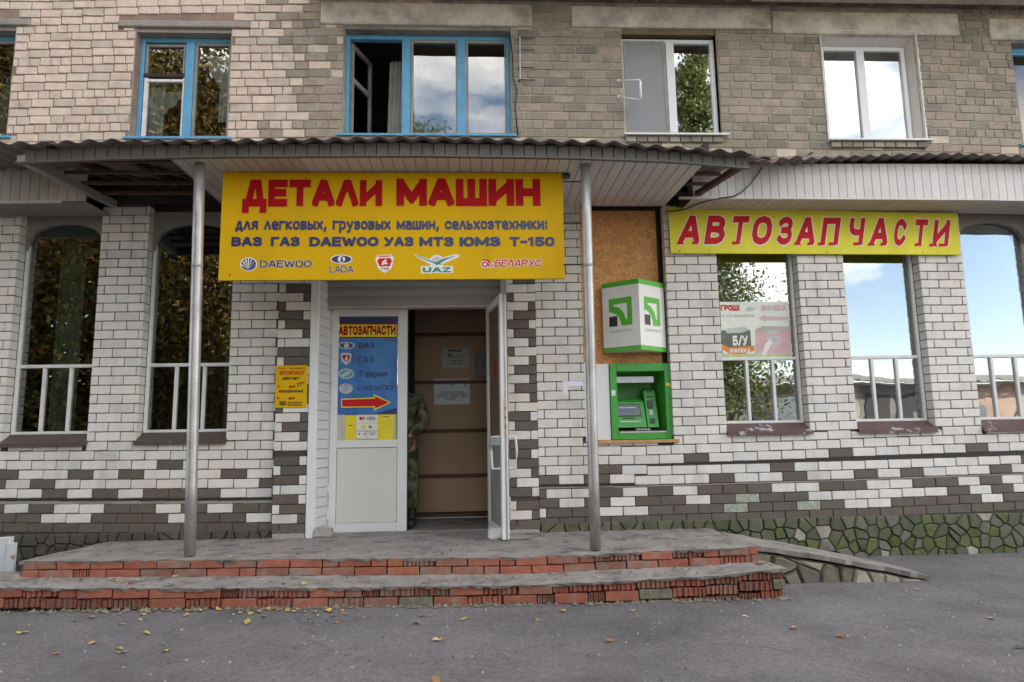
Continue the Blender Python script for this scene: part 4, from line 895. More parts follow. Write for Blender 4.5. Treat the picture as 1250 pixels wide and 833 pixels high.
# ------------------------------------------------------------------ stroke lettering
G = {
'А': (4, '0,0 1.75,6 2.25,6 4,0|.75,1.8 3.25,1.8'), 'Б': (3.6, '3.3,6 0,6 0,0 2.6,0 3.6,.9 3.6,2.6 2.6,3.5 .2,3.5'), 'В': (3.6, '2.4,3.2 3.3,4 3.3,5.2 2.4,6 0,6 0,0 2.6,0 3.6,.9 3.6,2.3 2.5,3.2 .3,3.2'),
'Г': (3, '0,0 0,6 3,6'), 'Д': (4.4, '0,-1.5 0,0 4.4,0 4.4,-1.5|.7,.2 1.7,6 3.0,6 3.7,.2'), 'Е': (3.2, '3.2,0 0,0 0,6 3.2,6|.2,3.1 2.9,3.1'), 'З': (3.5, '0,5.2 .9,6 2.5,6 3.3,5.2 3.3,4 2.4,3.15 1.0,3.15|2.4,3.15 3.5,2.3 3.5,.9 2.6,0 .9,0 0,.8'),
'Ж': (5.4, '2.7,0 2.7,6|0,6 2.5,3.2 2.5,2.8 0,0|5.4,6 2.9,3.2 2.9,2.8 5.4,0'), 'И': (4, '0,6 0,0|.2,.9 3.8,5.1|4,6 4,0'), 'Й': (4, '0,6 0,0|.2,.9 3.8,5.1|4,6 4,0|1,7.2 3,7.2'), 'К': (3.8, '0,0 0,6|3.6,6 .5,3.1 3.8,0'), 'Л': (4, '0,0 1.7,6 2.3,6 4,0'),
'М': (5, '0,0 0,6|.15,5.7 2.5,1.0|4.85,5.7 2.5,1.0|5,6 5,0'), 'Н': (3.8, '0,0 0,6|3.8,0 3.8,6|.2,3 3.6,3'), 'О': (3.9, '1.2,0 0,1.2 0,4.8 1.2,6 2.7,6 3.9,4.8 3.9,1.2 2.7,0z'), 'П': (3.8, '0,0 0,6 3.8,6 3.8,0'), 'Р': (3.5, '0,0 0,6 2.5,6 3.5,5.1 3.5,3.4 2.5,2.5 .2,2.5'),
'С': (3.7, '3.7,4.7 2.6,6 1.2,6 0,4.8 0,1.2 1.2,0 2.6,0 3.7,1.3'), 'Т': (3.8, '0,6 3.8,6|1.9,5.8 1.9,0'), 'У': (3.8, '0,6 2.0,2.2|3.8,6 1.7,.2 .4,0'), 'Х': (3.8, '0,0 3.8,6|0,6 1.6,3.4|2.2,2.6 3.8,0'), 'Ц': (4.2, '0,6 0,0 3.6,0 4.4,0 4.4,-1.3|3.6,6 3.6,.2'),
'Ч': (3.6, '0,6 0,3.7 1,2.7 3.4,2.7|3.6,6 3.6,0'), 'Ш': (5.2, '0,6 0,0 5.2,0 5.2,6|2.6,.2 2.6,6'), 'Щ': (5.6, '0,6 0,0 5.7,0 5.7,-1.3|2.5,.2 2.5,6|5,6 5,.2'), 'Ы': (4.8, '0,6 0,0 2.2,0 3.1,.9 3.1,2.6 2.2,3.4 .2,3.4|4.8,0 4.8,6'), 'Ь': (3.3, '0,6 0,0 2.4,0 3.3,.9 3.3,2.6 2.4,3.4 .2,3.4'),
'Э': (3.7, '0,4.7 1.1,6 2.5,6 3.7,4.8 3.7,1.2 2.5,0 1.1,0 0,1.3|1.5,3 3.5,3'), 'Ю': (5.4, '0,0 0,6|.2,3 1.7,3|2.8,0 1.8,1.2 1.8,4.8 2.8,6 4.4,6 5.4,4.8 5.4,1.2 4.4,0z'), 'Я': (3.6, '3.6,0 3.6,6 1.1,6 .1,5.1 .1,3.6 1.1,2.7 3.4,2.7|1.6,2.6 0,0'),
'Ф': (4.6, '2.3,0 2.3,6|1,1.4 0,2.2 0,4.2 1,5 3.6,5 4.6,4.2 4.6,2.2 3.6,1.4z'), 'Ё': (3.2, '3.2,0 0,0 0,6 3.2,6|.2,3.1 2.9,3.1'), 'І': (1, '.5,0 .5,6'),
'D': (3.9, '0,0 0,6 2.4,6 3.9,4.6 3.9,1.4 2.4,0z'), 'W': (5.8, '0,6 1.35,.2 1.65,.2 2.7,4.9 3.1,4.9 4.15,.2 4.45,.2 5.8,6'), 'L': (3.1, '0,6 0,0 3.1,0'), 'V': (4, '0,6 1.8,.2 2.2,.2 4,6'), 'I': (1, '.5,0 .5,6'), 'S': (3.5, '3.5,4.9 2.6,6 .9,6 0,5.1 0,3.9 .9,3.1 2.6,2.9 3.5,2.1 3.5,.9 2.6,0 .9,0 0,1.1'),
'U': (3.7, '0,6 0,1.2 1.2,0 2.5,0 3.7,1.2 3.7,6'), 'Z': (3.6, '0,6 3.6,6 0,0 3.6,0'), 'G': (3.8, '3.7,4.7 2.6,6 1.2,6 0,4.8 0,1.2 1.2,0 2.6,0 3.8,1.2 3.8,2.8 2.2,2.8'),
'0': (3.5, '1,0 0,1.1 0,4.9 1,6 2.5,6 3.5,4.9 3.5,1.1 2.5,0z'), '1': (2, '0,4.9 1.4,6 1.4,0'), '5': (3.5, '3.3,6 .3,6 .1,3.3 2.5,3.5 3.5,2.6 3.5,.9 2.5,0 .9,0 0,.9'), '7': (3.4, '0,6 3.4,6 1.3,0'), '2': (3.4, '0,5 1,6 2.5,6 3.4,5 3.4,4 0,0 3.4,0'), '8': (3.5, '1,0 0,.9 0,2.3 .9,3.1 .1,4 .1,5.2 1,6 2.5,6 3.4,5.2 3.4,4 2.6,3.1 3.5,2.3 3.5,.9 2.5,0z'), '9': (3.5, '3.5,3 1,3 0,3.9 0,5.1 1,6 2.5,6 3.5,5 3.5,1.1 2.5,0 .6,0'),
'-': (2.2, '0,2.8 2.2,2.8'), '/': (2.6, '0,-.4 2.6,6.4'), ',': (.9, '.6,.5 .1,-1.2'), '.': (.8, '.4,0 .4,.6'), ':': (.9, '.45,.2 .45,1.1|.45,3.3 .45,4.2'), '!': (.9, '.45,2 .45,6|.45,0 .45,.6'), ' ': (2.0, ''),
'а': (3, '.2,4.4 2.2,4.4 3,3.6 3,0|2.8,2.5 .8,2.5 0,1.8 0,.7 .7,0 2.8,0'), 'е': (3.1, '.2,2.2 3.1,2.2 3.1,3.4 2.3,4.4 .8,4.4 0,3.5 0,.9 .8,0 3,0'), 'р': (3.1, '0,-1.8 0,4.4 2.2,4.4 3.1,3.5 3.1,.9 2.2,0 .2,0'), 'у': (3.2, '0,4.4 1.6,.6|3.2,4.4 1.3,-1.4 .3,-1.6'), 'б': (3.1, '2.9,6 .8,5.6 0,4.6 0,.9 .8,0 2.3,0 3.1,.9 3.1,2.8 2.3,3.7 .2,3.7'), 'и': (3, '0,4.4 0,0|.2,.6 2.8,3.8|3,4.4 3,0')}
for a_, b_ in (('A', 'А'), ('E', 'Е'), ('O', 'О'), ('B', 'В'), ('C', 'С'), ('P', 'Р'), ('T', 'Т'), ('M', 'М'), ('H', 'Н'), ('К', 'К')): G[a_] = G[b_]
for c_ in 'вгджзйклмнопстхцчшщыьэюяіф':
    if c_ in G: continue
    w_, s_ = G[c_.upper()]; out = []
    for pl in s_.split('|'):
        z_ = pl.endswith('z'); pl = pl.rstrip('z')
        out.append(' '.join('%g,%g' % (float(p.split(',')[0])*.82, float(p.split(',')[1])*.735) for p in pl.split())+('z' if z_ else ''))
    G[c_] = (w_*.82, '|'.join(out))
def glyph_lines(ch):
    w_, s_ = G.get(ch, G[' ']); out = []
    for pl in s_.split('|'):
        if not pl: continue
        cl = pl.endswith('z'); out.append(([tuple(map(float, p.split(','))) for p in pl.rstrip('z').split()], cl))
    return w_, out
def clip(poly, ax, lim, keep_above):
    out = []
    for k in range(len(poly)):
        A, B_ = poly[k], poly[(k+1) % len(poly)]; da = (A[ax]-lim) if keep_above else (lim-A[ax]); db = (B_[ax]-lim) if keep_above else (lim-B_[ax])
        if da >= 0: out.append(A)
        if (da < 0) != (db < 0):
            t = da/(da-db); out.append((A[0]+(B_[0]-A[0])*t, A[1]+(B_[1]-A[1])*t))
    return out
def rounded(pts, closed):
    n = len(pts); out = []
    for i in range(n):
        P = Vector(pts[i])
        if not closed and i in (0, n-1): out.append(tuple(P)); continue
        A, B_ = Vector(pts[i-1]), Vector(pts[(i+1) % n]); d1, d2 = P-A, B_-P
        if d1.length < .3 or d2.length < .3: out.append(tuple(P)); continue
        if d1.normalized().dot(d2.normalized()) > .45:
            r_ = min(.55, d1.length*.35, d2.length*.35); out += [tuple(P-d1.normalized()*r_), tuple(P+d2.normalized()*r_)]
        else: out.append(tuple(P))
    return out
def stroke(mb, pts, closed, hw, ext, put3, bounds, mi=0):
    pts = rounded(pts, closed)
    n = len(pts); P = [Vector(p) for p in pts]
    L_, R_ = [], []
    for i in range(n):
        if closed: a, b = P[i-1], P[(i+1) % n]
        else: a, b = P[max(i-1, 0)], P[min(i+1, n-1)]
        d1 = (P[i]-a).normalized() if (P[i]-a).length > 1e-6 else None; d2 = (b-P[i]).normalized() if (b-P[i]).length > 1e-6 else None
        if d1 is None: d1 = d2
        if d2 is None: d2 = d1
        n1 = Vector((-d1.y, d1.x)); n2 = Vector((-d2.y, d2.x)); mm = n1+n2
        mm = mm.normalized() if mm.length > .05 else n1
        k = min(hw/max(.35, mm.dot(n1)), hw*1.9); c = P[i].copy()
        if not closed and i == 0: c -= d2*ext
        if not closed and i == n-1: c += d1*ext
        L_.append(c+mm*k); R_.append(c-mm*k)
    x0, x1, y0, y1 = bounds
    for i in range(n if closed else n-1):
        j = (i+1) % n; e_ = i*.00007
        q = [(p.x, p.y) for p in (L_[i], R_[i], R_[j], L_[j])]
        for ax, lim, ka in ((0, x0, True), (0, x1, False), (1, y0, True), (1, y1, False)):
            if len(q) >= 3: q = clip(q, ax, lim, ka)
        if len(q) < 3: continue
        base = len(mb.v); mb.v += [put3(a, b, e_) for a, b in q]; mb.f.append(tuple(range(base, base+len(q)))); mb.m.append(mi)
def lettering(parent, s, O, ex, ez, nrm, x0, x1, z0, z1, mk, hw=.5, gap=1.0, shear=0, outline=0, omk='white', lift=.002, nm='lettering', ext=0):
    """text box x0..x1, z0..z1 on the plane with origin O, axes ex (right), ez (up); nrm points at the reader"""
    tot = 0; items = []
    for ch in s:
        w_, ls = glyph_lines(ch); w2 = w_+2*hw; items.append((tot+hw, ls, w_)); tot += w2+gap*(.3 if ch in ' ,.' else .55)
    tot -= gap*.55
    sx = (x1-x0)/tot; szz = (z1-z0)/6.0
    nlet = [0]
    for lay_, (hwid, mat_, lf, ex_) in enumerate(([(hw+outline, omk, lift, hw*.9+outline)] if outline else [])+[(hw, mk, lift+.0016, hw*.9)]):
        mb = MB(); cnt = 0
        for xo, ls, gw in items:
            ally = [b for pts, _ in ls for _, b in pts]; top = max(ally) if ally else 6; low = min(ally) if ally else 0
            o_ = hwid-hw; ytop = (2*hw+(top/6)*(6-2*hw) if top > 5.9 or abs(top-4.4) < .2 else 7.2); ytop = 6 if abs(top-6) < .1 else ((hw+(top/6)*(6-2*hw))+hw)
            bnd = (-hw-o_, gw+hw+o_, (0 if low >= 0 else low)-o_, ytop+o_)
            for pts, cl in ls:
                cnt += 1; eps = (cnt % 3)*.0008/3
                def put3(a, b, e_=0, eps=eps, xo=xo, lf=lf):
                    zz = z0+b*szz
                    return tuple(O+ex*(x0+(xo+a)*sx+shear*(zz-z0))+ez*zz+nrm*(lf+eps+e_))
                stroke(mb, [(a, hw+(b/6)*(6-2*hw) if b >= 0 else hw+b) for a, b in pts], cl, hwid, ex_, put3, bnd)
        if mb.v: mb.build(nm, M[mat_], parent, keep=True)
def plane_of(y): return Vector((0, y, 0)), Vector((1, 0, 0)), Vector((0, 0, 1)), Vector((0, -1, 0))
def txt(parent, s, u0, v0, u1, v1, y, mk, **kw):
    """u,v: measured left/top, right/bottom of the line of writing on the plane y"""
    a = at(u0, v0, y); b = at(u1, v1, y); O, ex, ez, nr = plane_of(y)
    lettering(parent, s, O, ex, ez, nr, a.x, b.x, b.z, a.z, mk, **kw)
def shape(parent, pts, y, mk, lift, nm='printed_mark'):
    mb = MB(); mb.add([(at(u, v, y).x, y-lift, at(u, v, y).z) for u, v in pts], [tuple(range(len(pts)))])
    return mb.build(nm, M[mk], parent, keep=True)
def ell(cu, cv, ru, rv_, n=20, a0=0, a1=360): return [(cu+ru*math.cos(R(a0+(a1-a0)*i/(n-(0 if a1-a0 >= 360 else 1)))), cv-rv_*math.sin(R(a0+(a1-a0)*i/(n-(0 if a1-a0 >= 360 else 1))))) for i in range(n)]

# ------------------------------------------------------------------ big yellow sign
SY = -1.0
s1 = thing('shop_sign', 'large yellow sign under the canopy with red heading ДЕТАЛИ МАШИН and car logos', 'sign', (4.0, SY, 2.34))
a = at(272, 211, SY); c = at(690, 341, SY)
MB().box(2.430, 5.612, SY, SY+.03, 2.336, 3.372).build('sign_panel', M['yellow'], s1, bevel=.003)
Y = SY
txt(s1, 'ДЕТАЛИ', 297, 219.5, 466.5, 252.5, Y, 'red', hw=.86, gap=.55)
txt(s1, 'МАШИН', 484, 218, 660, 252, Y, 'red', hw=.86, gap=.55)
txt(s1, 'для легковых, грузовых машин, сельхозтехники:', 288, 267, 669, 280.5, Y, 'navy', hw=.68, gap=.7)
for wd_, ua, ub_ in (('ВАЗ', 283, 320), ('ГАЗ', 331, 366), ('DAEWOO', 378, 462), ('УАЗ', 469, 505), ('МТЗ', 512, 554), ('ЮМЗ', 561, 611), ('Т-150', 622, 677)):
    txt(s1, wd_, ua, 289.5, ub_, 301, Y, 'navy', hw=.80, gap=.5, lift=.002)
# round shell badge and word
shape(s1, ell(303.5, 322.8, 10.6, 8.6), Y, 'white', .0012); shape(s1, ell(303.5, 323, 9.2, 7.4), Y, 'navy', .0018)
for ang in (-60, -40, -20, 0, 20, 40, 60):
    dx, dy = math.sin(R(ang)), -math.cos(R(ang)); shape(s1, [(303.5, 329.5), (303.5+dx*10.5-dy*1.0, 329.5+dy*13.2-.6), (303.5+dx*10.5+dy*1.0, 329.5+dy*13.2+.6)], Y, 'white', .0024+abs(ang)*.00001)
txt(s1, 'DAEWOO', 317.5, 318.2, 380.5, 326.5, Y, 'navy', hw=.5, gap=.5, outline=.24, lift=.001)
shape(s1, ell(416.8, 316.8, 13.6, 5.7), Y, 'white', .0012); shape(s1, ell(416.8, 316.8, 12.0, 4.6), Y, 'navy', .0018); shape(s1, ell(416.8, 316.8, 4.6, 4.2), Y, 'white', .0024); shape(s1, [(415.2, 320), (417, 313.5), (419.3, 313.5), (418, 317), (420.5, 319.5)], Y, 'navy', .003)
txt(s1, 'LADA', 402.5, 325, 431.5, 332.8, Y, 'navy', hw=.42, gap=.6, outline=.24, lift=.001)
shape(s1, [(458, 316), (461, 311.5), (478, 311), (481, 315.5), (478, 328), (469.5, 333.5), (461.5, 328.5)], Y, 'white', .0012)
shape(s1, [(460.5, 318.5), (463, 315.6), (476, 315.3), (478.6, 318), (476, 325.2), (463.5, 325.6)], Y, 'red2', .0018)
shape(s1, [(465.5, 324), (467, 319.5), (470.8, 316.5), (472.2, 317.3), (471.2, 320), (474, 322.8), (470, 323)], Y, 'white', .0024)
txt(s1, 'ГАЗ', 465, 327, 474.5, 329.5, Y, 'red', hw=.5, gap=.8, lift=.0022); shape(s1, [(462, 312.6), (477, 312.2), (477, 313.4), (462, 313.8)], Y, 'red2', .002)
shape(s1, [(505, 310.5), (530, 318.5), (531, 317), (556, 310.5), (561, 311), (560, 314), (542, 322), (523, 322), (509, 314.5)], Y, 'white', .0012)
shape(s1, ell(533, 320, 9, 8.6, 14, 0, 180), Y, 'white', .0016); shape(s1, [(524.5, 320), (541.5, 320), (541, 327), (525, 327)], Y, 'white', .0014)
shape(s1, ell(533, 320.3, 7.0, 6.6, 14, 0, 180), Y, 'silver', .0019)
shape(s1, [(507, 311.6), (529, 319.8), (541, 323), (533, 323.4), (527, 320.6), (511, 314)], Y, 'pgreen', .0022); shape(s1, [(559, 311.8), (546, 316.5), (533, 324), (530, 321.8), (541, 316)], Y, 'pgreen', .0024)
shape(s1, [(513.5, 325.2), (553, 325), (552.5, 333.6), (514, 334)], Y, 'white', .0013)
txt(s1, 'UAZ', 516, 326.6, 550.5, 332.6, Y, 'pgreen', hw=.75, gap=.7, lift=.002)
txt(s1, 'БЕЛАРУС', 603, 317.2, 660, 325.6, Y, 'red2', hw=.5, gap=.55, outline=.42, shear=.22, lift=.001)
for cu, cv, rr in ((592, 323, 3.9), (599.5, 324, 2.7)): shape(s1, ell(cu, cv, rr+1.1, rr+.9, 14), Y, 'white', .0011); shape(s1, ell(cu, cv, rr, rr*.9, 14), Y, 'red2', .002); shape(s1, ell(cu, cv, rr*.5, rr*.45, 12), Y, 'white', .0028)
shape(s1, [(589, 317), (596.5, 317.2), (598.5, 321.6), (596.6, 321.8), (595, 318.8), (589, 318.6)], Y, 'red2', .0024)
for uu, vv in ((280.5, 336.5), ): shape(s1, [(uu-1, vv-1.5), (uu+1, vv-1.5), (uu, vv+2)], Y, 'dark', .002, 'screw')

# ------------------------------------------------------------------ sign over the right windows
S2Y = -.05
s2 = thing('shop_sign', 'long lemon yellow sign above the right windows, slanted red letters АВТОЗАПЧАСТИ with white edges', 'sign', (8.5, S2Y, 2.83))
P4 = [at(816, 253, S2Y), at(819, 309, S2Y), at(1172, 311, S2Y), at(1168.5, 261, S2Y)]
mb = MB(); mb.v = [(p.x, S2Y, p.z) for p in P4]+[(p.x, S2Y+.03, p.z) for p in P4]; mb.f = [(0, 1, 2, 3), (7, 6, 5, 4), (0, 4, 5, 1), (1, 5, 6, 2), (2, 6, 7, 3), (3, 7, 4, 0)]; mb.m = [0]*6; mb.build('sign_panel', M['lemon'], s2)
# each letter measured: u span at base line
lt = [('А', 826, 854.5, 263.5, 298.5), ('В', 858, 884.5, 263.5, 298.5), ('Т', 889, 912, 264, 298.5), ('О', 914.5, 941, 264, 299), ('З', 945.5, 966.5, 265, 299), ('А', 969, 995, 265.5, 299.3), ('П', 999, 1024, 266, 299.5), ('Ч', 1032, 1054, 266, 299.5), ('А', 1059, 1084, 266.5, 300), ('С', 1087.5, 1105.5, 267.5, 300.5), ('Т', 1112, 1131.5, 268, 300.5), ('И', 1135, 1158.5, 268.5, 301)]
for ch, ua, ub_, va, vb in lt:
    sh_ = .21
    txt(s2, ch, ua-.8, va, ub_-(vb-va)*sh_*.22, vb, S2Y, 'red2', hw=.70, gap=.5, shear=sh_, outline=.22, lift=.001)
    if ch in 'АПТИВЧ':   # little spur serifs
        sp = {'А': [(ua+1, vb-.4, ua+9, vb-.4), (ub_-9, vb-.4, ub_-2.5, vb-.4)], 'П': [(ua, vb-.4, ua+8, vb-.4), (ub_-12, vb-.4, ub_-4, vb-.4)], 'Т': [(ua+5, vb-.4, ua+13, vb-.4)], 'И': [(ua, vb-.4, ua+9, vb-.4), (ub_-12, vb-.4, ub_-4, vb-.4)], 'В': [], 'Ч': [(ub_-12, vb-.4, ub_-4, vb-.4)]}[ch]
        for (p, q, r_, s_) in sp: shape(s2, [(p, q-3), (p-1, q+.6), (r_, s_+.6), (r_-2, s_-3)], S2Y, 'red2', .0040, 'letter_spur')
for uu, vv in ((818.5, 261), (861, 256), (945, 265), (1003, 257), (829, 306.5), (866, 305.8), (1122, 260), (1165, 264), (1010, 308), (1127, 308.5)): shape(s2, ell(uu, vv, .8, .8, 8), S2Y, 'dark', .002, 'screw')
# hanging cable
cp = [(930, 205), (924, 214), (915, 226), (905, 235), (895, 240), (880, 242), (865, 245), (850, 250), (835, 256), (822, 258), (812, 258)]
mb = MB(); mb.tube([at(u, v, -.475 if v < 243 else -.475+.40*min(1, max(0, (880-u)/60))) for u, v in cp], .007, 6); o = mb.build('hanging_cable', M['cable'], smooth=True)
tag(o, 'black cable drooping from the roof edge to the left end of the lemon yellow sign', 'cable')

# ------------------------------------------------------------------ small signs, posters, notices
HY = -.068
s3 = thing('opening_hours_sign', 'small yellow opening hours sign on the brown and white pilaster left of the door', 'sign', (2.85, HY, 1.2))
p0, p1 = at(336.6, 446.5, HY), at(374, 497.5, HY); box('sign_panel', M['yellow'], s3, p0.x, p1.x, HY, HY+.012, p1.z, p0.z, bevel=.002)
for s_, ua, va, ub_, vb, mk, hw_ in (('АВТОЗАПЧАСТИ', 341.5, 453, 371, 457.6, 'red2', .6), ('работает:', 345, 460, 366, 463.6, 'black', .6), ('с', 339, 470, 341.5, 473.5, 'red', .7), ('до', 353, 470, 360.5, 473.5, 'red', .7), ('17', 362.5, 467.5, 368, 472.5, 'navy', .7), ('00', 368.6, 466.2, 371.6, 468.3, 'red', .7),
        ('воскресенье', 341, 475.6, 370, 479.2, 'black', .6), ('с', 338.5, 484, 341, 487.5, 'red', .7), ('до', 352.5, 484, 360, 487.5, 'red', .7), ('БЕЗ', 341.5, 490.2, 349.2, 495, 'black', .7), ('перерыва', 351.5, 490.3, 368.5, 492.3, 'black', .5), ('выходных', 351.5, 493.2, 369, 495.2, 'black', .5), ('магазин', 339.5, 448.8, 348, 450.4, 'red', .5), ('автозапчасти', 354, 448.8, 372, 450.4, 'black', .5)):
    txt(s3, s_, ua, va, ub_, vb, HY, mk, hw=hw_, gap=.7)
DP = DY+.0   # door poster plane, on the outer face of the door glass
s4 = thing('door_poster', 'blue poster on the closed door leaf with red heading, car badges and a red arrow', 'poster', (3.6, DP, 1.1))
q0, q1 = at(412.3, 388, DP), at(484.3, 506, DP); box('poster_sheet', M['pblue'], s4, q0.x, q1.x, DP, DP+.003, q1.z, q0.z)
Yp = DP
shape(s4, [(412.3, 388.1), (484.3, 388.1), (484.3, 395), (412.3, 395)], Yp, 'pdark', .001); shape(s4, [(412.3, 394.6), (484.3, 394.6), (484.3, 413), (412.3, 413)], Yp, 'red', .0014); shape(s4, [(412.3, 396.4), (484.3, 396.4), (484.3, 411.4), (412.3, 411.4)], Yp, 'yprint', .0018)
shape(s4, [(455, 506), (484.3, 498), (484.3, 506)], Yp, 'pdark', .001)
txt(s4, 'АВТОЗАПЧАСТИ', 413.5, 398.3, 483, 409, Yp, 'red', hw=.75, gap=.4, lift=.0024)
shape(s4, ell(423, 422, 10.3, 4.4), Yp, 'silver', .0014); shape(s4, ell(423, 422, 8.2, 3.2), Yp, 'navy', .0018); shape(s4, ell(423, 422, 3.4, 3.0), Yp, 'silver', .0022)
txt(s4, 'ВАЗ', 438, 419, 457, 425, Yp, 'navy', hw=.6, gap=.7, lift=.001)
shape(s4, [(415.5, 433), (418, 430.8), (427, 430.8), (429.8, 433), (428, 441), (422.6, 446.4), (417, 441)], Yp, 'silver', .0014); shape(s4, [(417.8, 434), (427.6, 434), (425.5, 440.5), (420, 440.5)], Yp, 'red', .0018); shape(s4, [(420.6, 440), (422, 436), (424.6, 435), (424, 439.6)], Yp, 'white', .0024)
txt(s4, 'ГАЗ', 438, 435.8, 456.5, 442, Yp, 'navy', hw=.6, gap=.7, lift=.001)
shape(s4, ell(422.8, 456.5, 9.6, 6.4), Yp, 'silver', .0014); shape(s4, ell(422.8, 456.5, 8.0, 5.0), Yp, 'teal', .0018); shape(s4, [(415.5, 459), (423, 454), (431, 453), (424, 458), (417, 461)], Yp, 'silver', .0024)
txt(s4, 'Таврия', 438, 453.2, 472.5, 460, Yp, 'navy', hw=.6, gap=.7, lift=.001)
shape(s4, ell(422.2, 474.5, 8.6, 6.4), Yp, 'silver', .0014)
for ang in (-60, -36, -12, 12, 36, 60):
    dx, dy = math.sin(R(ang)), -math.cos(R(ang)); shape(s4, [(422.2, 479.5), (422.2+dx*9-dy*.7, 479.5+dy*11.5), (422.2+dx*9+dy*.7, 479.5+dy*11.5)], Yp, 'pblue', .002+abs(ang)*.00001)
txt(s4, 'DAEWOO', 437, 470.8, 479, 476.2, Yp, 'navy', hw=.45, gap=.5, lift=.001)
ar = [(416.3, 487), (456.5, 485.5), (456.5, 481.5), (477.5, 491.5), (456.5, 501.5), (456.5, 497.3), (416.3, 498)]
shape(s4, ar, Yp, 'yprint', .0014); shape(s4, [(417.6, 488.3), (457.8, 486.8), (457.8, 484), (474.3, 491.5), (457.8, 499), (457.8, 496.1), (417.6, 496.7)], Yp, 'red2', .002)
s5 = thing('payment_notice', 'small yellow notice with bank card logos below the blue door poster', 'notice', (3.6, DP, .9))
q0, q1 = at(411.8, 506.4, DP), at(483.5, 541.5, DP); box('notice_sheet', M['yprint'], s5, q0.x, q1.x, DP, DP+.003, q1.z, q0.z)
shape(s5, [(411.9, 506.5), (421.5, 506.5), (421.5, 541.4), (411.9, 541.4)], DP, 'siding_old', .001); shape(s5, [(480.8, 506.5), (483.4, 506.5), (483.4, 541.4), (480.8, 541.4)], DP, 'siding_old', .001)
for va, vb in ((506.6, 516.2), (517, 525.8), (526.6, 536)): shape(s5, [(435, va), (461, va), (461, vb), (435, vb)], DP, 'white', .0012)
shape(s5, ell(440.6, 511, 2.1, 2.1, 12), DP, 'red2', .0018); shape(s5, ell(443.6, 511, 2.1, 2.1, 12), DP, 'orange', .0022)
txt(s5, 'VISA', 447.5, 508.8, 458, 513, DP, 'navy', hw=.55, gap=.6, shear=.1)
shape(s5, ell(444.5, 521.3, 2.6, 2.6, 12), DP, 'yprint', .0018); shape(s5, ell(452, 521.3, 2.2, 2.2, 12), DP, 'green_l', .0018)
for uu in (438.5, 445): shape(s5, ell(uu, 530, 1.3, 1.2, 10), DP, 'red2', .0018)
for p in ([(434.6, 526), (461.4, 526), (461.4, 526.7), (434.6, 526.7)], [(447.6, 526), (448.2, 526), (448.2, 536), (447.6, 536)], [(434.6, 535.8), (461.4, 535.8), (461.4, 536.5), (434.6, 536.5)]): shape(s5, p, DP, 'pgreen', .002)
for p in ([(450.5, 528.5), (459, 528.5), (459, 529.3), (450.5, 529.3)], [(450.5, 530.6), (457, 530.6), (457, 531.2), (450.5, 531.2)], [(425.5, 519), (430.5, 519), (430.5, 519.8), (425.5, 519.8)], [(467, 508.5), (475, 508.5), (475, 509.2), (467, 509.2)]): shape(s5, p, DP, 'black', .0018)
# notices inside the vestibule
s6 = thing('paper_notice', 'faint grey notice on the hardboard wall inside the doorway, the upper one', 'notice', (4.5, VY, 1.7))
q0, q1 = at(540, 425, VY-.004), at(573, 450, VY-.004); box('paper_sheet', M['paper_d'], s6, q0.x, q1.x, VY-.006, VY-.002, q1.z, q0.z)
for s_, ua, va, ub_, vb, hw_ in (('ВНИМАНИЕ', 547, 426.5, 563, 430, .7), ('НЕТ', 546.5, 432.5, 552.5, 436.3, .8), ('сдачи', 554.5, 434, 563, 436.3, .4), ('просим вас', 548, 439.2, 564, 441.2, .4), ('закрыть дверь', 552, 442.8, 564, 444.8, .4)): txt(s6, s_, ua, va, ub_, vb, VY-.006, 'black', hw=hw_, gap=.7)
s7 = thing('paper_notice', 'white printed notice with three small emblems on the hardboard wall inside the doorway', 'notice', (4.5, VY, 1.3))
yy7 = VY-.006; q0, q1 = at(530, 462.8, yy7), at(573.5, 493.5, yy7); box('paper_sheet', M['paper'], s7, q0.x, q1.x, yy7, VY-.002, q1.z, q0.z)
shape(s7, ell(538, 467.8, 1.7, 1.5, 10), yy7, 'red', .001, 'emblem'); shape(s7, ell(551.5, 468.5, 2.4, 3.6, 12), yy7, 'teal', .001, 'emblem'); shape(s7, [(566, 464.5), (569.6, 464.5), (569.6, 472.5), (566, 472.5)], yy7, 'teal', .001, 'emblem')
for k, (ua, ub_) in enumerate(((538, 566), (534, 570), (533, 571), (544, 558))): txt(s7, 'прохання зачиняти двері!'[:24 if k < 3 else 9], ua, 477.5+k*2.7, ub_, 479.6+k*2.7, yy7, 'navy', hw=.45, gap=.8, lift=.001)
# paper strip glued on the bricks
o = MB(); 
for (ua, va, ub_, vb) in ((686.5, 465.6, 712, 471.2), (686.5, 471.2, 693, 481.5)):
    a_, b_ = at(ua, va, -.004), at(ub_, vb, -.004); o.box(a_.x, b_.x, -.004, -.0015, b_.z, a_.z)
tag(o.build('paper_scrap', mat('lilac_white_paper', (.80, .80, .92), .7, .03, 9, 60, .03, .02)), 'torn white paper strip glued on the white bricks beside the right pole', 'paper')
# red sticker on the leaf
o = MB(); s0, s1_ = .22, .30
lb(o, ln*.48, ln*.60, .0135, .0145, 1.50, 1.67); o.build('sticker', M['red'], rd)

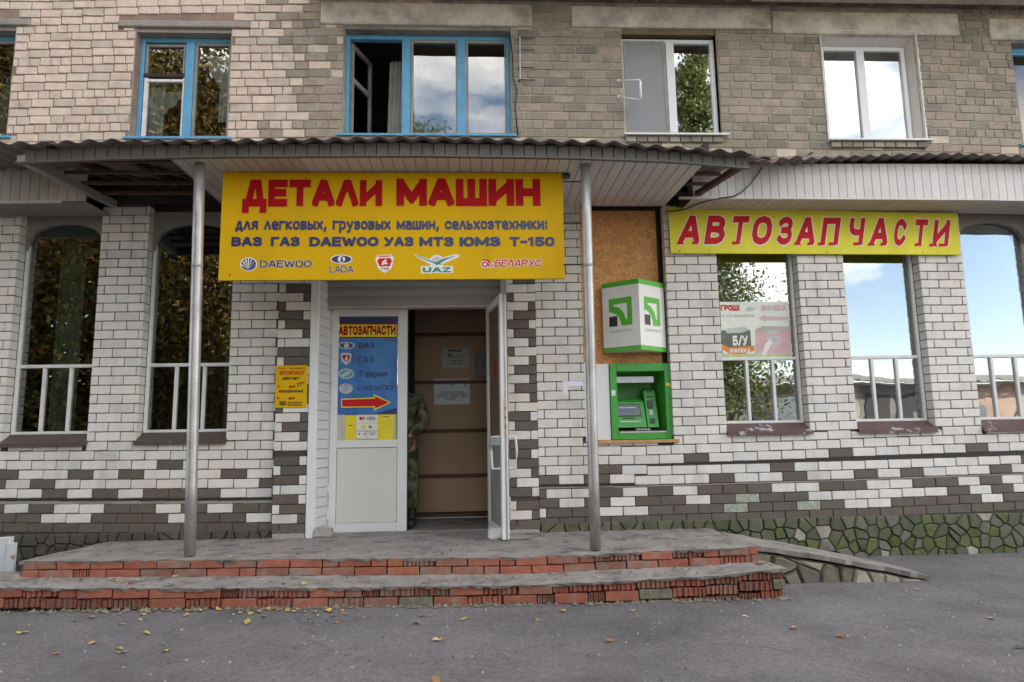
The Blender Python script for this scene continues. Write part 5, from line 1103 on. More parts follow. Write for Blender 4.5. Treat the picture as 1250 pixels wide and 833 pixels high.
# poster in the third window
WY = .144
s8 = thing('window_poster', 'faded battery discount poster behind the window just right of the cash machine', 'poster', (7.8, WY, 1.75))
def rect8(u0, v0, u1, v1, mk, lift, nm='printed_mark'): return shape(s8, [(u0, v0), (u1, v0), (u1, v1), (u0, v1)], WY, mk, lift, nm)
q0, q1 = at(878.5, 368.8, WY), at(967, 437, WY); box('poster_sheet', M['fade_yel'], s8, q0.x, q1.x, WY, WY+.002, q1.z, q0.z)
txt(s8, 'ГРОШІ', 879.5, 372.5, 903, 379.5, WY, 'red2', hw=.7, gap=.5); txt(s8, 'або', 911.5, 374, 921, 379.5, WY, 'silver', hw=.6, gap=.6); txt(s8, 'ЗНИЖКА', 929, 372.5, 959.5, 379.5, WY, 'fade_pink', hw=.7, gap=.5)
txt(s8, 'за б/у акумулятор', 880, 383.5, 921, 387, WY, 'silver', hw=.5, gap=.7)
shape(s8, [(881, 404), (890, 401), (908, 399.5), (916, 404), (917, 424), (911, 432), (890, 432), (881, 425)], WY, 'battery', .001); shape(s8, [(884, 403), (892, 400.6), (907, 399.4), (914, 403.5), (905, 406.5), (888, 407)], WY, 'silver', .0014)
shape(s8, [(880.5, 420), (890, 424.5), (921, 422), (921, 428.5), (905, 432.6), (890, 431.8), (880.5, 426)], WY, 'orange', .0018)
txt(s8, 'Б/У', 894, 410, 913, 422, WY, 'white', hw=.75, gap=.5, lift=.002); txt(s8, 'ЗНИЖКА', 890, 426, 916, 430.8, WY, 'white', hw=.7, gap=.5, lift=.0025)
shape(s8, [(922, 402), (930, 398), (965, 398.5), (966, 432), (922, 432)], WY, 'fade_pink', .001); shape(s8, [(923, 401.5), (933, 398.5), (964, 399), (964, 405), (924, 406)], WY, 'siding_old', .0014)
for k in range(3): rect8(936, 404+k*7, 950+k, 408+k*7, 'silver', .0018)
shape(s8, [(926, 388.5), (935, 384), (935, 386.5), (962, 387), (962, 391), (935, 391.4), (935, 393.5)], WY, 'fade_pink', .0016); rect8(880, 432.2, 966.5, 436.8, 'grass', .001)
shape(s8, [(934, 420), (940, 414), (944, 420), (941, 421), (934, 434), (930, 434)], WY, 'white', .002)

# ------------------------------------------------------------------ board, light box, cash machine
o = box('osb_board', M['osb'], None, 5.96, 6.80, .145, .165, 1.65, 3.385)
tag(o, 'orange brown chipboard panel filling the niche above the cash machine', 'board')
BXY = .14
lbx = thing('bank_light_box', 'three sided white and green bank light box with square logos above the cash machine', 'sign', (6.45, 0, 1.78))
A_ = Vector((6.165, .07, 0)); Bv = Vector((6.475, -.255, 0)); C_ = Vector((6.795, .07, 0))
A_ = at(735.5, 380, .06); A_.z = 0; Bv = at(780.8, 380, -.20); Bv.z = 0; C_ = at(811.2, 380, .06); C_.z = 0
zt_, zb_ = 2.525, 1.765
mb = MB(); mb.v = [(p.x, p.y, z_) for z_ in (zb_, zt_) for p in (A_, Bv, C_)]; mb.f = [(0, 1, 4, 3), (1, 2, 5, 4), (2, 0, 3, 5), (0, 2, 1), (3, 4, 5)]; mb.m = [0]*5
mb.build('lamp_housing', M['lightbox'], lbx)
box('back_plate', M['steel'], lbx, A_.x+.02, C_.x-.02, .061, .144, 1.9, 2.4)
for (p, q) in ((A_, Bv), (Bv, C_)):
    ex = (q-p).normalized(); wdt = (q-p).length; nr = Vector((ex.y, -ex.x, 0)); O = Vector((p.x, p.y, 0))
    if nr.y > 0: nr = -nr
    def fp(poly, mk, lift, nm='logo'):
        mb_ = MB(); mb_.add([tuple(O+ex*(a_*wdt)+Vector((0, 0, zb_+(zt_-zb_)*b_))+nr*lift) for a_, b_ in poly], [tuple(range(len(poly)))]); mb_.build(nm, M[mk], lbx, keep=True)
    fp([(0, .93), (1, .93), (1, 1), (0, 1)], 'green_l', .0015, 'green_band'); fp([(0, 0), (1, 0), (1, .065), (0, .065)], 'green_l', .0015, 'green_band')
    # square badge: outer green square, white curved cut, black corner square
    x0_, x1_, y0_, y1_ = .18, .80, .36, .76
    S = lambda a_, b_: (x0_+(x1_-x0_)*a_, y0_+(y1_-y0_)*b_)
    fp([S(0, 0), S(1, 0), S(1, 1), S(0, 1)], 'green_l', .0015)
    arc = [S(.40*0+.20*math.cos(0)+0, .5)]
    fp([S(0, 0), S(.52, 0)]+[S(.52*math.cos(R(t_)), .52*math.sin(R(t_))) for t_ in (15, 30, 45, 60, 75)]+[S(0, .52)], 'lightbox', .0022)
    fp([S(0, 0), S(.36, 0), S(.36, .36), S(0, .36)], 'dark', .003)
    fp([S(.22, .78), S(.80, .80), S(.79, .22), S(.72, .22)]+[S(.72-.5*math.sin(R(t_))*.9, .22+.5*(1-math.cos(R(t_)))) for t_ in (20, 40, 60)][:0]+[S(.66, .42), S(.52, .60), S(.36, .69), S(.22, .72)], 'lightbox', .0026)
    lettering(lbx, 'ПриватБанк', O+Vector((0, 0, zb_)), ex, Vector((0, 0, 1)), nr, .19*wdt, .80*wdt, (zt_-zb_)*.27, (zt_-zb_)*.315, 'silver', hw=.35, gap=.9)
atm = thing('cash_machine', 'green cash machine set into the wall on a pine shelf below the bank light box', 'cash machine', (6.54, .1, .832))
ax0, ax1, az0, az1 = 6.197, 6.875, .835, 1.645; ay = .045
fr = MB(); fr.box(ax0, ax0+.075, ay, .155, az0, az1); fr.box(ax1-.085, ax1-.0, ay, .155, az0, az1); fr.box(ax0+.075, ax1-.085, ay+.001, .155, az1-.085, az1); fr.box(ax0+.075, ax1-.085, ay+.001, .155, az0, az0+.075)
fr.build('surround', M['green'], atm, bevel=.005)
core_ = MB(); core_.box(ax0+.075, ax1-.085, .195, .199, az0+.07, az1-.08)
# recessed box
ix0, ix1, iz0, iz1 = ax0+.0755, ax1-.0855, az0+.0755, az1-.0855; IY = .46
rc = MB(); rc.add([(ix0, ay+.02, iz0), (ix1, ay+.02, iz0), (ix1, ay+.02, iz1), (ix0, ay+.02, iz1), (ix0+.02, IY, iz0), (ix1-.05, IY, iz0), (ix1-.05, IY, iz1-.03), (ix0+.02, IY, iz1-.03)], [(0, 1, 5, 4), (1, 2, 6, 5), (2, 3, 7, 6), (3, 0, 4, 7), (4, 5, 6, 7)])
rc.build('recess', M['green'], atm, keep=True)
rc_ = None
box('lamp_strip', M['silver'], atm, ix0+.01, ix1-.10, .12, .15, iz1-.115, iz1-.05)
mb = MB(); xm = ix0+.32
mb.hexa([(ix0+.004, .10, iz0+.05), (xm, .10, iz0+.05), (xm, .32, iz0+.05), (ix0+.004, .32, iz0+.05), (ix0+.004, .22, iz0+.33), (xm, .22, iz0+.33), (xm, .32, iz0+.37), (ix0+.004, .32, iz0+.37)]); mb.build('console', M['green'], atm, bevel=.004)
def slope(y_a, z_a, y_b, z_b, t): return y_a+(y_b-y_a)*t, z_a+(z_b-z_a)*t
def conpan(nm, mk, xa, xb, ta, tb, lift):
    ya, za = slope(.10, iz0+.05, .22, iz0+.33, ta); yb_, zb2 = slope(.10, iz0+.05, .22, iz0+.33, tb); n_ = Vector((0, -.28, .12)).normalized()*lift
    m_ = MB(); m_.hexa([(xa, ya, za), (xb, ya, za), (xb, ya+.004, za), (xa, ya+.004, za), (xa, yb_, zb2), (xb, yb_, zb2), (xb, yb_+.004, zb2), (xa, yb_+.004, zb2)])
    m_.v = [(v[0], v[1]+n_.y, v[2]+n_.z) for v in m_.v]; m_.build(nm, M[mk], atm)
conpan('screen_bezel', 'dark', ix0+.012, xm-.045, .42, .92, .004); conpan('screen', 'screen', ix0+.022, xm-.055, .46, .88, .008); conpan('card_slot', 'silver', ix0+.03, xm-.06, .20, .25, .006); conpan('logo_strip', 'dark', ix0+.07, xm-.12, .34, .38, .005)
mb = MB(); x2, x3 = xm+.012, ix1-.06
mb.hexa([(x2, .12, iz0+.05), (x3, .12, iz0+.05), (x3, .33, iz0+.05), (x2, .33, iz0+.05), (x2, .26, iz0+.46), (x3, .26, iz0+.46), (x3, .33, iz0+.48), (x2, .33, iz0+.48)]); mb.build('card_reader_column', M['green'], atm, bevel=.003)
def colpan(nm, mk, xa, xb, ta, tb, lift):
    ya, za = slope(.12, iz0+.05, .26, iz0+.46, ta); yb_, zb2 = slope(.12, iz0+.05, .26, iz0+.46, tb)
    m_ = MB(); m_.hexa([(xa, ya-lift, za), (xb, ya-lift, za), (xb, ya+.004, za), (xa, ya+.004, za), (xa, yb_-lift, zb2), (xb, yb_-lift, zb2), (xb, yb_+.004, zb2), (xa, yb_+.004, zb2)]); m_.build(nm, M[mk], atm)
xc = (x2+x3)/2
colpan('card_reader', 'dark', xc-.035, xc+.02, .52, .72, .02); colpan('reader_light', 'silver', xc-.025, xc+.012, .33, .46, .008); colpan('receipt_slot', 'dark', xc-.03, xc+.025, .10, .24, .006); colpan('instruction_label', 'dark', x2+.02, x3-.02, .80, .84, .004); colpan('instruction_label', 'dark', x2+.03, x3-.03, .94, .97, .004)
kp = MB(); kp.hexa([(ix0+.005, .05, iz0+.004), (ix1-.01, .05, iz0+.004), (ix1-.05, .32, iz0+.03), (ix0+.02, .32, iz0+.03), (ix0+.005, .05, iz0+.02), (ix1-.01, .05, iz0+.02), (ix1-.05, .32, iz0+.048), (ix0+.02, .32, iz0+.048)]); kp.build('keypad_shelf', M['dark'], atm)
for i in range(4):
    for j in range(3): box('key', M['silver'], atm, xm-.12+i*.04, xm-.092+i*.04, .07+j*.045, .10+j*.045, iz0+.021+j*.005, iz0+.032+j*.005)
box('front_lip', M['silver'], atm, ix0+.01, ix1-.005, ay-.004, ay+.02, iz0-.004, iz0+.010)
box('sticker', M['paper'], atm, ax0+.012, ax0+.055, ay-.002, ay, 1.30, 1.36); box('sticker', M['yprint'], atm, ax1-.07, ax1-.025, ay-.002, ay, 1.40, 1.43)
for zz in (az1-.087, az0+.074): box('panel_seam', M['dark'], atm, ax0+.002, ax0+.076, ay-.0012, ay, zz, zz+.002); box('panel_seam', M['dark'], atm, ax1-.084, ax1-.002, ay-.0012, ay, zz, zz+.002)
conpan('screen_text', 'silver', ix0+.04, xm-.10, .74, .78, .011); conpan('screen_text', 'pblue', ix0+.04, xm-.13, .62, .67, .011)
for zz in (.88, 1.18, 1.33): box('bolt', M['silver'], atm, ax1+.002, ax1+.014, .05, .065, zz, zz+.02)

# ------------------------------------------------------------------ steps
steps = thing('entrance_steps', 'two low entrance steps of broken red brick topped with worn concrete', 'steps', (4.1, -1.5, -.4))
U1 = [(30, 685), (231, 683), (450, 681), (640, 680), (727, 676), (860, 670), (932, 666)]
U1z = [(at(u, v, -1.35).x, at(u, v, -1.35).z) for u, v in U1]
L1 = [(-60, 716), (0, 716), (100, 717), (250, 717), (450, 716), (650, 713), (740, 709), (870, 702), (945, 694)]
L1z = [(at(u, v, -1.75).x, at(u, v, -1.75).z) for u, v in L1]
zu = lambda x: lerp_tab(U1z, x); zl = lambda x: lerp_tab(L1z, x)
bl = []; random.seed(5)
def riser(x0, x1, yf, zf, rows, hh, ribp, mossp=0):
    for r_ in range(rows):
        x = x0-(.13 if r_ % 2 else 0)
        while x < x1-.02:
            wd_ = .265 if random.random() < .86 else .13
            a_ = max(x, x0)+.005; b_ = min(x+wd_, x1)-.005; x += wd_
            if b_-a_ < .03: continue
            xm_ = (a_+b_)/2; zt2 = zf(xm_)-r_*hh; t = random.random(); rp = ribp(xm_, r_)
            kind = 'rib' if t < rp else 'red'
            mk = random.choice(['red_a', 'red_a', 'red_b']) if kind == 'red' else random.choice(['red_c', 'red_c', 'red_b', 'red_a'])
            if r_ == rows-1 and random.random() < mossp: mk = 'moss_block'; kind = 'red'
            dy = random.uniform(-.006, .006)+(.008 if kind == 'rib' else 0)
            bl.append((a_, b_, yf+.06+dy, zt2-hh+.004, zt2-.003, kind, mk, .12))
def p1(x, r_): return .12 if 1.4 < x < 5.8 else (.5 if r_ == 0 else .1)
def p2(x, r_): return .90 if x > 5.6 else (.42 if x > 2.2 else .35)
riser(1.12, 7.14, -1.35, lambda x: zu(x)-.006, 2, .068, p1)
riser(-.6, 7.18, -1.75, lambda x: zl(x)-.006, 2, .078, p2, .08)
for k in range(9): # third course at the low right end
    x = 5.55+k*.18; bl.append((x, x+.17, -1.69+random.uniform(0, .01), gz(x)-.01, zl(x)-.166, 'rib' if random.random() < .8 else 'red', random.choice(['red_c', 'red_b', 'red_a']), .12))
for yy in (-1.22, -.96): 
    for r_ in range(2): bl.append((7.03, 7.14, yy+.0, zu(7.1)-(r_+1)*.068, zu(7.1)-r_*.068-.006, 'red', 'red_b', .24))
for r_ in range(3): bl.append((7.06, 7.18, -1.56, zl(7.1)-(r_+1)*.075, zl(7.1)-r_*.075-.008, 'rib', 'red_c', .24))
lay(bl, steps, 300)
def tread(x0, x1, yf, yb, zf, zb_f, nm, under):
    mb = MB(); n = int((x1-x0)/.055)
    ny = 8
    rr = random.Random(3)
    for i in range(n+1):
        x = x0+(x1-x0)*i/n; j0 = rr.uniform(-.014, .014)+.008*math.sin(x*6.3)
        for j in range(ny+1):
            t = j/ny; y = yf+j0*(1-t)+(yb-yf)*t; zz = zf(x)*(1-t)+zb_f(x)*t+rr.uniform(-.004, .004)-(.004 if j == 0 else 0)
            mb.v.append((x, y, zz))
        mb.v.append((x, yf+j0+.012, zf(x)-.014-rr.uniform(0, .02)))
    q = ny+2
    for i in range(n):
        for j in range(ny): mb.f.append((i*q+j, (i+1)*q+j, (i+1)*q+j+1, i*q+j+1)); mb.m.append(0)
        mb.f.append((i*q, i*q+ny+1, (i+1)*q+ny+1, (i+1)*q)); mb.m.append(0)
    mb.build(nm, M['tread'], steps, smooth=False)
tread(1.10, 7.16, -1.36, .10, lambda x: zu(x)+.001, lambda x: -.088+.0*x, 'upper_tread', 0)
tread(-.62, 7.20, -1.77, -1.24, lambda x: zl(x)+.001, lambda x: zu(x)-.136 if x > 1.1 else zl(x)+.012, 'lower_tread', 0)
cr_ = MB(); cr_.box(1.14, 7.06, -1.23, .02, -.5, -.14); cr_.box(-.6, 7.08, -1.63, -1.2, -.5, -.27); cr_.build('rubble_core', M['red_c'], steps)
tread2 = MB(); tread2.hexa([(3.03, -.05, -.2), (5.1, -.05, -.2), (5.1, DY-.04, -.2), (3.03, DY-.04, -.2), (3.03, -.05, -.087), (5.1, -.05, -.087), (5.1, DY-.04, -.09), (3.03, DY-.04, -.09)]); tread2.build('landing', M['tread'], steps)
chp = MB(); rr = random.Random(17)
for k in range(420):
    if rr.random() < .6: x, y = rr.uniform(1.5, 7.0), rr.uniform(-1.3, -.1); z_ = zu(x)*(-y/1.35)+(-.088)*(1+y/1.35)
    else: x, y = rr.uniform(0, 7.1), rr.uniform(-1.7, -1.42); z_ = zl(x)+.01
    s_ = rr.uniform(.004, .016); n = len(chp.v); a_ = rr.uniform(0, 3)
    c_, d_ = math.cos(a_)*s_, math.sin(a_)*s_
    chp.v += [(x-c_*1.8, y-d_*1.8, z_), (x+d_, y-c_, z_), (x+c_*1.8, y+d_*1.8, z_), (x-d_, y+c_, z_), (x, y, z_+s_*.55)]
    mi_ = rr.choice([0, 0, 1, 2, 3]); chp.f += [(n, n+1, n+4), (n+1, n+2, n+4), (n+2, n+3, n+4), (n+3, n, n+4)]; chp.m += [mi_]*4
tag(chp.build('debris', [M['tread'], M['bark'], M['red_b'], M['block_g']], steps), kind='stuff')
# left end of the upper step cut diagonally towards the wall: a wedge of concrete
w_ = MB(); w_.hexa([(1.12, -1.30, -.5), (1.4, -1.30, -.5), (1.4, .0, -.5), (1.12, .0, -.5), (1.12, -1.30, -.10), (1.4, -1.30, -.10), (1.4, .0, -.12), (1.12, .0, -.12)]); w_.build('end_wall', M['red_c'], steps)
# moss and dust line at the foot
mo = MB(); rr = random.Random(8)
for k in range(420):
    x = rr.uniform(-.5, 7.2); y = -1.76-abs(rr.gauss(0, .03)); z_ = gz(x)+.003; s_ = rr.uniform(.008, .028)
    mo.v += [(x-s_, y, z_), (x, y-s_*.7, z_+.002), (x+s_, y, z_), (x, y+s_, z_+s_*.9)]; n = len(mo.v)-4; mo.f += [(n, n+1, n+3), (n+1, n+2, n+3)]; mo.m += [0, 0]
tag(mo.build('moss', M['moss_block']), kind='stuff', label='moss and grit along the foot of the steps', cat='moss')

# ------------------------------------------------------------------ ramp beside the steps
ramp = thing('concrete_ramp', 'cracked concrete ramp sloping down from the right end of the steps on rough stones', 'ramp', (7.9, -1, -.4))
rp = MB(); n = 16; rr = random.Random(4)
F0, F1 = at(932, 668, -1.25), at(1152, 706, -1.25)
for i in range(n+1):
    t = i/n; x = 7.14+(8.68-7.14)*t; zt = -.072-.25*t-.045*t*t+rr.uniform(-.005, .005); yf = -1.25+.025*math.sin(i*2.2)+rr.uniform(-.025, .015); yb = -.42-.45*t+rr.uniform(-.02, .02)
    th = .042 if i < n else .02
    rp.v += [(x, yf, zt), (x, yb, zt+.004), (x, yb, zt-th), (x, yf+.01, zt-th)]
for i in range(n):
    a_ = i*4; b_ = a_+4; rp.f += [(a_, b_, b_+1, a_+1), (a_+1, b_+1, b_+2, a_+2), (a_+3, b_+3, b_, a_), (a_+2, b_+2, b_+3, a_+3)]; rp.m += [0]*4
rp.f += [(0, 1, 2, 3), (n*4+3, n*4+2, n*4+1, n*4)]; rp.m += [0, 0]
rp.build('ramp_slab', M['tread'], ramp)
rb_ = MB(); rb_.hexa([(7.1, -1.19, -.45), (8.45, -1.19, -.45), (8.45, -.8, -.45), (7.1, -.5, -.45), (7.1, -1.19, -.12), (8.45, -1.19, -.37), (8.45, -.8, -.37), (7.1, -.5, -.12)]); rb_.build('rubble_core', M['moss_block'], ramp)
for poly in voronoi(7.13, 8.62, -.45, -.10, .15, 12):
    for k_ in range(1):      # cut each cell along the underside of the slab
        def dd(p): return (-.135-.185*(p[0]-7.14))-p[1]
        new = []
        for k in range(len(poly)):
            A_2, B_2 = poly[k], poly[(k+1) % len(poly)]; da, db = dd(A_2), dd(B_2)
            if da >= 0: new.append(A_2)
            if (da < 0) != (db < 0): t = da/(da-db); new.append((A_2[0]+(B_2[0]-A_2[0])*t, A_2[1]+(B_2[1]-A_2[1])*t))
    if len(new) < 3: continue
    cx = sum(p[0] for p in new)/len(new); cz = sum(p[1] for p in new)/len(new); n_ = len(new)
    inn = [(cx+(p-cx)*.78, cz+(q-cz)*.78) for p, q in new]; dep = random.uniform(.0, .03)
    mb = MB(); mb.v = [(p, -1.15, q) for p, q in new]+[(p, -1.205-dep*.5, q) for p, q in new]+[(p, -1.225-dep+random.uniform(-.008, .008), q) for p, q in inn]
    mb.f = [(i, (i+1) % n_, n_+(i+1) % n_, n_+i) for i in range(n_)]+[(n_+i, n_+(i+1) % n_, 2*n_+(i+1) % n_, 2*n_+i) for i in range(n_)]+[tuple(range(2*n_, 3*n_))]; mb.m = [0]*len(mb.f)
    mb.build('rubble_stone', M[random.choice(['stone_a', 'stone_b', 'moss_block', 'moss_block', 'stone_p'])], ramp)

# ------------------------------------------------------------------ small things round the door and walls
def lump(nm, mk, cx, cy, z0, sx, sy, sz_, seed, label, cat):
    rr = random.Random(seed); bm = bmesh.new(); bmesh.ops.create_cube(bm, size=1)
    for v in bm.verts: v.co = Vector((v.co.x*sx*(1 if v.co.z < 0 else .86), v.co.y*sy, (v.co.z+.5)*sz_))
    bmesh.ops.bevel(bm, geom=list(bm.edges), offset=min(sx, sy, sz_)*.14, segments=2, affect='EDGES')
    bmesh.ops.subdivide_edges(bm, edges=list(bm.edges), cuts=1)
    for v in bm.verts: v.co += Vector((rr.uniform(-1, 1), rr.uniform(-1, 1), rr.uniform(-1, 1)))*.0035
    me = bpy.data.meshes.new(nm); bm.to_mesh(me); bm.free(); me.materials.append(M[mk])
    o_ = _base(nm, me, None); put(o_, (cx, cy, z0)); return tag(o_, label, cat)
p = atz(606, 663, -.085); lump('concrete_block', 'block', p.x, -.42, -.086, .155, .12, .105, 1, 'white painted concrete block holding the open door leaf', 'block')
lump('concrete_block', 'block_g', 3.215, -.02, -.086, .20, .13, .085, 2, 'rough grey concrete block in the left corner of the doorway', 'block')
o = MB(); o.box(4.98, 5.28, -.47, -.36, -.087, -.072); o.build('threshold_plate', M['concrete'], steps)
# clothes line arm in front of the netted window
br_ = thing('wall_bracket', 'white two armed bracket with a handle bar fixed beside the netted white window', 'bracket', (6.5, UY, 5.0))
for vv in (98.5, 118.5):
    a_ = at(755.5, vv, UY-.01); b_ = at(781, vv-.5 if vv < 100 else vv+3.5, UY-.30)
    MB().tube([a_, b_], .010, 8).build('arm', M['white'], br_, smooth=True)
    MB().tube([a_+Vector((0, .015, 0)), a_], .022, 10).build('wall_plate', M['white'], br_)
a_ = at(781.5, 99.5, UY-.31); b_ = at(782.5, 121, UY-.31); MB().tube([a_, b_], .013, 8).build('handle_bar', M['yellow'] if False else M['curtain'], br_, smooth=True)
# steel rung bracket on the wall between blue window and white window
rk = thing('wall_rack', 'thin steel rack with four wire prongs on the brick wall right of the blue window', 'rack', (5.3, UY, 5.2))
a_ = at(634.5, 45, UY-.03); b_ = at(635, 97, UY-.03); MB().tube([a_, b_], .009, 6).build('upright', M['silver'], rk)
for vv in (46, 61, 82.5, 97.5):
    a_ = at(634, vv, UY-.03); b_ = at(653, vv+.5, UY-.035); MB().tube([a_+Vector((0, .04, 0)), a_], .012, 6).build('fixing', M['dark'], rk); MB().tube([a_, b_], .006, 6).build('prong', M['dark'], rk)
mb = MB(); mb.tube([at(u, v, UY-.02) for u, v in ((622, 40), (626, 70), (626, 95), (631, 110), (629, 130), (632, 165))], .008, 6); tag(mb.build('wall_cable', M['cable'], smooth=True), 'black cable running down the bricks along the right side of the blue window', 'cable')
# rusty white metal box at the left edge
bn = thing('metal_cabinet', 'rusty white metal cabinet cut off by the left edge, beside the steps', 'cabinet', (.25, -.7, -.36))
wr = mat('rusty_white_paint', (.58, .61, .62), .5, .08, 5, 40, .05, .1, dirt=(.25, .09, .04), dscale=7, dpos=(.60, .68))
pA = at(12.5, 656, -.78); pB = at(18, 663, -.80)
bxr = MB(); bxr.hexa([(-.7, -.78, -.355), (pA.x-.02, -.78, -.355), (pA.x-.02, -.72, -.355), (-.7, -.72, -.355), (-.7, -.78, pA.z-.03), (pA.x, -.78, pA.z), (pA.x, -.72, pA.z), (-.7, -.72, pA.z-.03)]); bxr.build('cabinet_body', wr, bn, bevel=.006)
box('corner_post', wr, bn, pA.x-.01, pB.x, -.80, -.76, -.36, pB.z, bevel=.003)
# fallen leaves
def leaf_mesh(seed, mk):
    rr = random.Random(seed); s_ = rr.uniform(.8, 1.1); mb = MB()
    pts = [(-.05, 0), (-.03, .022), (0, .03), (.03, .02), (.055, 0), (.03, -.02), (0, -.028), (-.03, -.02)]
    mb.v = [(0, 0, .008)]+[(x_*s_, y_*s_, .004+rr.uniform(0, .018)) for x_, y_ in pts]
    mb.f = [(0, i+1, (i+1) % 8+1) for i in range(8)]; mb.m = [0]*8
    return mb.mesh('leaf', M[mk])
LM = [leaf_mesh(s_, 'leaf_y') for s_ in range(4)]+[leaf_mesh(s_, 'leaf_o') for s_ in range(4, 7)]
random.seed(21)
lv = [(12, 751), (25, 750.5), (39, 749), (70, 748), (76, 747), (82, 746.5), (97, 748.5), (101, 748), (66, 751), (113, 750), (117, 752), (124, 749), (130, 754), (133, 748.5), (142, 747.5), (150, 752), (163, 750), (172, 753), (174, 756), (180, 753), (187, 752), (192, 749), (213, 752), (227, 756), (240, 747.5), (281, 751), (292, 752), (302, 750), (306, 753), (311, 745.5), (304, 749), (315, 750), (322, 756), (351, 748.5), (359, 749.5), (384, 750), (112, 760), (90, 765), (149, 769), (27, 781), (179, 779.5), (112, 792), (146, 798), (148, 803), (68, 805.5), (203, 800), (412, 762.5), (509, 761.5), (515, 753), (525, 752.5), (534, 782), (566, 756), (772, 744), (744, 780.5), (687, 744.5), (778, 751), (968, 764), (1026, 774), (1209, 752), (1243, 787), (909, 750), (532, 831), (1119, 717), (656, 756)]
lv += [(random.uniform(0, 420), 746+random.expovariate(.28)) for _ in range(46)]
for i, (u, v) in enumerate(lv):
    p = atz(u, v, -.385); p.z = gz(p.x, p.y)+.002
    lm_ = random.choice(LM if u > 400 else LM[:5]); cn = 'yellow' if lm_.materials[0].name == 'yellow_leaf' else 'brown'
    o = _base('fallen_leaf', lm_, None); put(o, p); o.rotation_euler = (random.uniform(-.2, .2), random.uniform(-.2, .2), random.uniform(0, 6)); s_ = random.uniform(.75, 1.25)*(.56 if v < 760 else .74); o.scale = (s_,)*3
    near = v < 760
    tag(o, ('small %s leaf lying on the asphalt close to the foot of the steps' if near else 'small %s leaf lying alone on the open asphalt') % cn, 'leaf', ('fallen %s leaves by the steps' if near else 'fallen %s leaves on open asphalt') % cn)
for u, v in ((142, 710.5), (150, 712), (161, 713.5), (123, 702), (214, 705), (372, 714), (150, 678.5), (370, 665), (510, 634)):
    yy = -1.5 if v > 700 else -.9; p = atz(u, v, -.19 if v > 700 else -.075); p.z += .004
    if v < 640: p = Vector((4.2, .2, -.085))
    o = _base('fallen_leaf', random.choice(LM), None); put(o, p); o.scale = (.7,)*3; o.rotation_euler = (0, 0, random.uniform(0, 6))
    tag(o, 'small dry leaf lying on the worn concrete of the steps', 'leaf', 'fallen leaves on the steps')
gr = MB(); rr = random.Random(31)
for k in range(1500):
    x, y = rr.uniform(-3, 12), rr.uniform(-6, -1.0)
    if x < 7.3 and y > -1.85: continue
    z_ = gz(x, y)+.001; s_ = rr.uniform(.003, .010); n = len(gr.v)
    gr.v += [(x-s_, y-s_, z_), (x+s_, y-s_*.6, z_), (x+s_*.5, y+s_, z_), (x, y, z_+s_*1.1)]; gr.f += [(n, n+1, n+3), (n+1, n+2, n+3), (n+2, n, n+3)]; gr.m += [0 if rr.random() < .7 else 1]*3
tag(gr.build('gravel', [M['block_g'], M['dark']]), 'loose grit and small chips scattered on the asphalt', 'gravel', kind='stuff')

# ------------------------------------------------------------------ person in the doorway
per = thing('person', 'person in camouflage clothes standing in the doorway, half hidden by the closed leaf', 'person', (4.02, .62, -.095))
def skin(nm, joints, edges, mk, parent, sub=2, root=0):
    me = bpy.data.meshes.new(nm); org = WL[parent.name]
    me.from_pydata([tuple(Vector(j[0])-org) for j in joints], edges, []); me.materials.append(M[mk])
    o_ = _base(nm, me, parent); put(o_, org, parent)
    sk = o_.modifiers.new('skin', 'SKIN'); sk.use_smooth_shade = True
    for i, j in enumerate(joints):
        r_ = j[1]; r_ = (r_, r_) if not isinstance(r_, tuple) else r_
        me.skin_vertices[0].data[i].radius = r_; me.skin_vertices[0].data[i].use_root = (i == root)
    ss = o_.modifiers.new('sub', 'SUBSURF'); ss.levels = sub; ss.render_levels = sub
    return o_
PX, PY, PZ = 3.91, .66, -.10
def J(x, y, z, r_): return ((PX+x, PY+y, PZ+z), r_)
# +x is the figure's left arm (it faces the street)
body = [J(0, 0, .97, .12), J(0, .0, 1.18, .13), J(0, .01, 1.38, .14), J(0, .01, 1.49, .06), J(0, -.01, 1.57, .055), J(0, -.03, 1.66, (.075, .09)), J(0, -.03, 1.75, (.07, .085)),
        J(.20, .01, 1.44, .055), J(.25, .0, 1.15, .042), J(.12, -.16, 1.02, .03), J(.07, -.19, 1.0, .027), J(-.20, .01, 1.44, .055), J(-.25, .0, 1.15, .042), J(-.12, -.16, 1.02, .03), J(-.07, -.19, 1.0, .027),
        J(.10, 0, .90, .085), J(.11, -.01, .50, .055), J(.11, .01, .10, .04), J(.12, -.06, .06, .03), J(-.10, 0, .90, .085), J(-.11, -.01, .50, .055), J(-.11, .01, .10, .04), J(-.12, -.06, .06, .03)]
be = [(0, 1), (1, 2), (2, 3), (3, 4), (4, 5), (5, 6), (2, 7), (7, 8), (8, 9), (9, 10), (2, 11), (11, 12), (12, 13), (13, 14), (0, 15), (15, 16), (16, 17), (17, 18), (0, 19), (19, 20), (20, 21), (21, 22)]
skin('body', body, be, 'skin', per)
jk = [J(0, 0, .80, .17), J(0, 0, 1.15, .165), J(0, .01, 1.38, .165), J(0, .01, 1.475, .085), J(.20, .01, 1.42, .08), J(.27, .0, 1.16, .068), J(.10, -.165, 1.015, .048), J(-.20, .01, 1.42, .08), J(-.27, .0, 1.16, .068), J(-.10, -.165, 1.015, .048)]
skin('jacket', jk, [(0, 1), (1, 2), (2, 3), (2, 4), (4, 5), (5, 6), (2, 7), (7, 8), (8, 9)], 'camo', per)
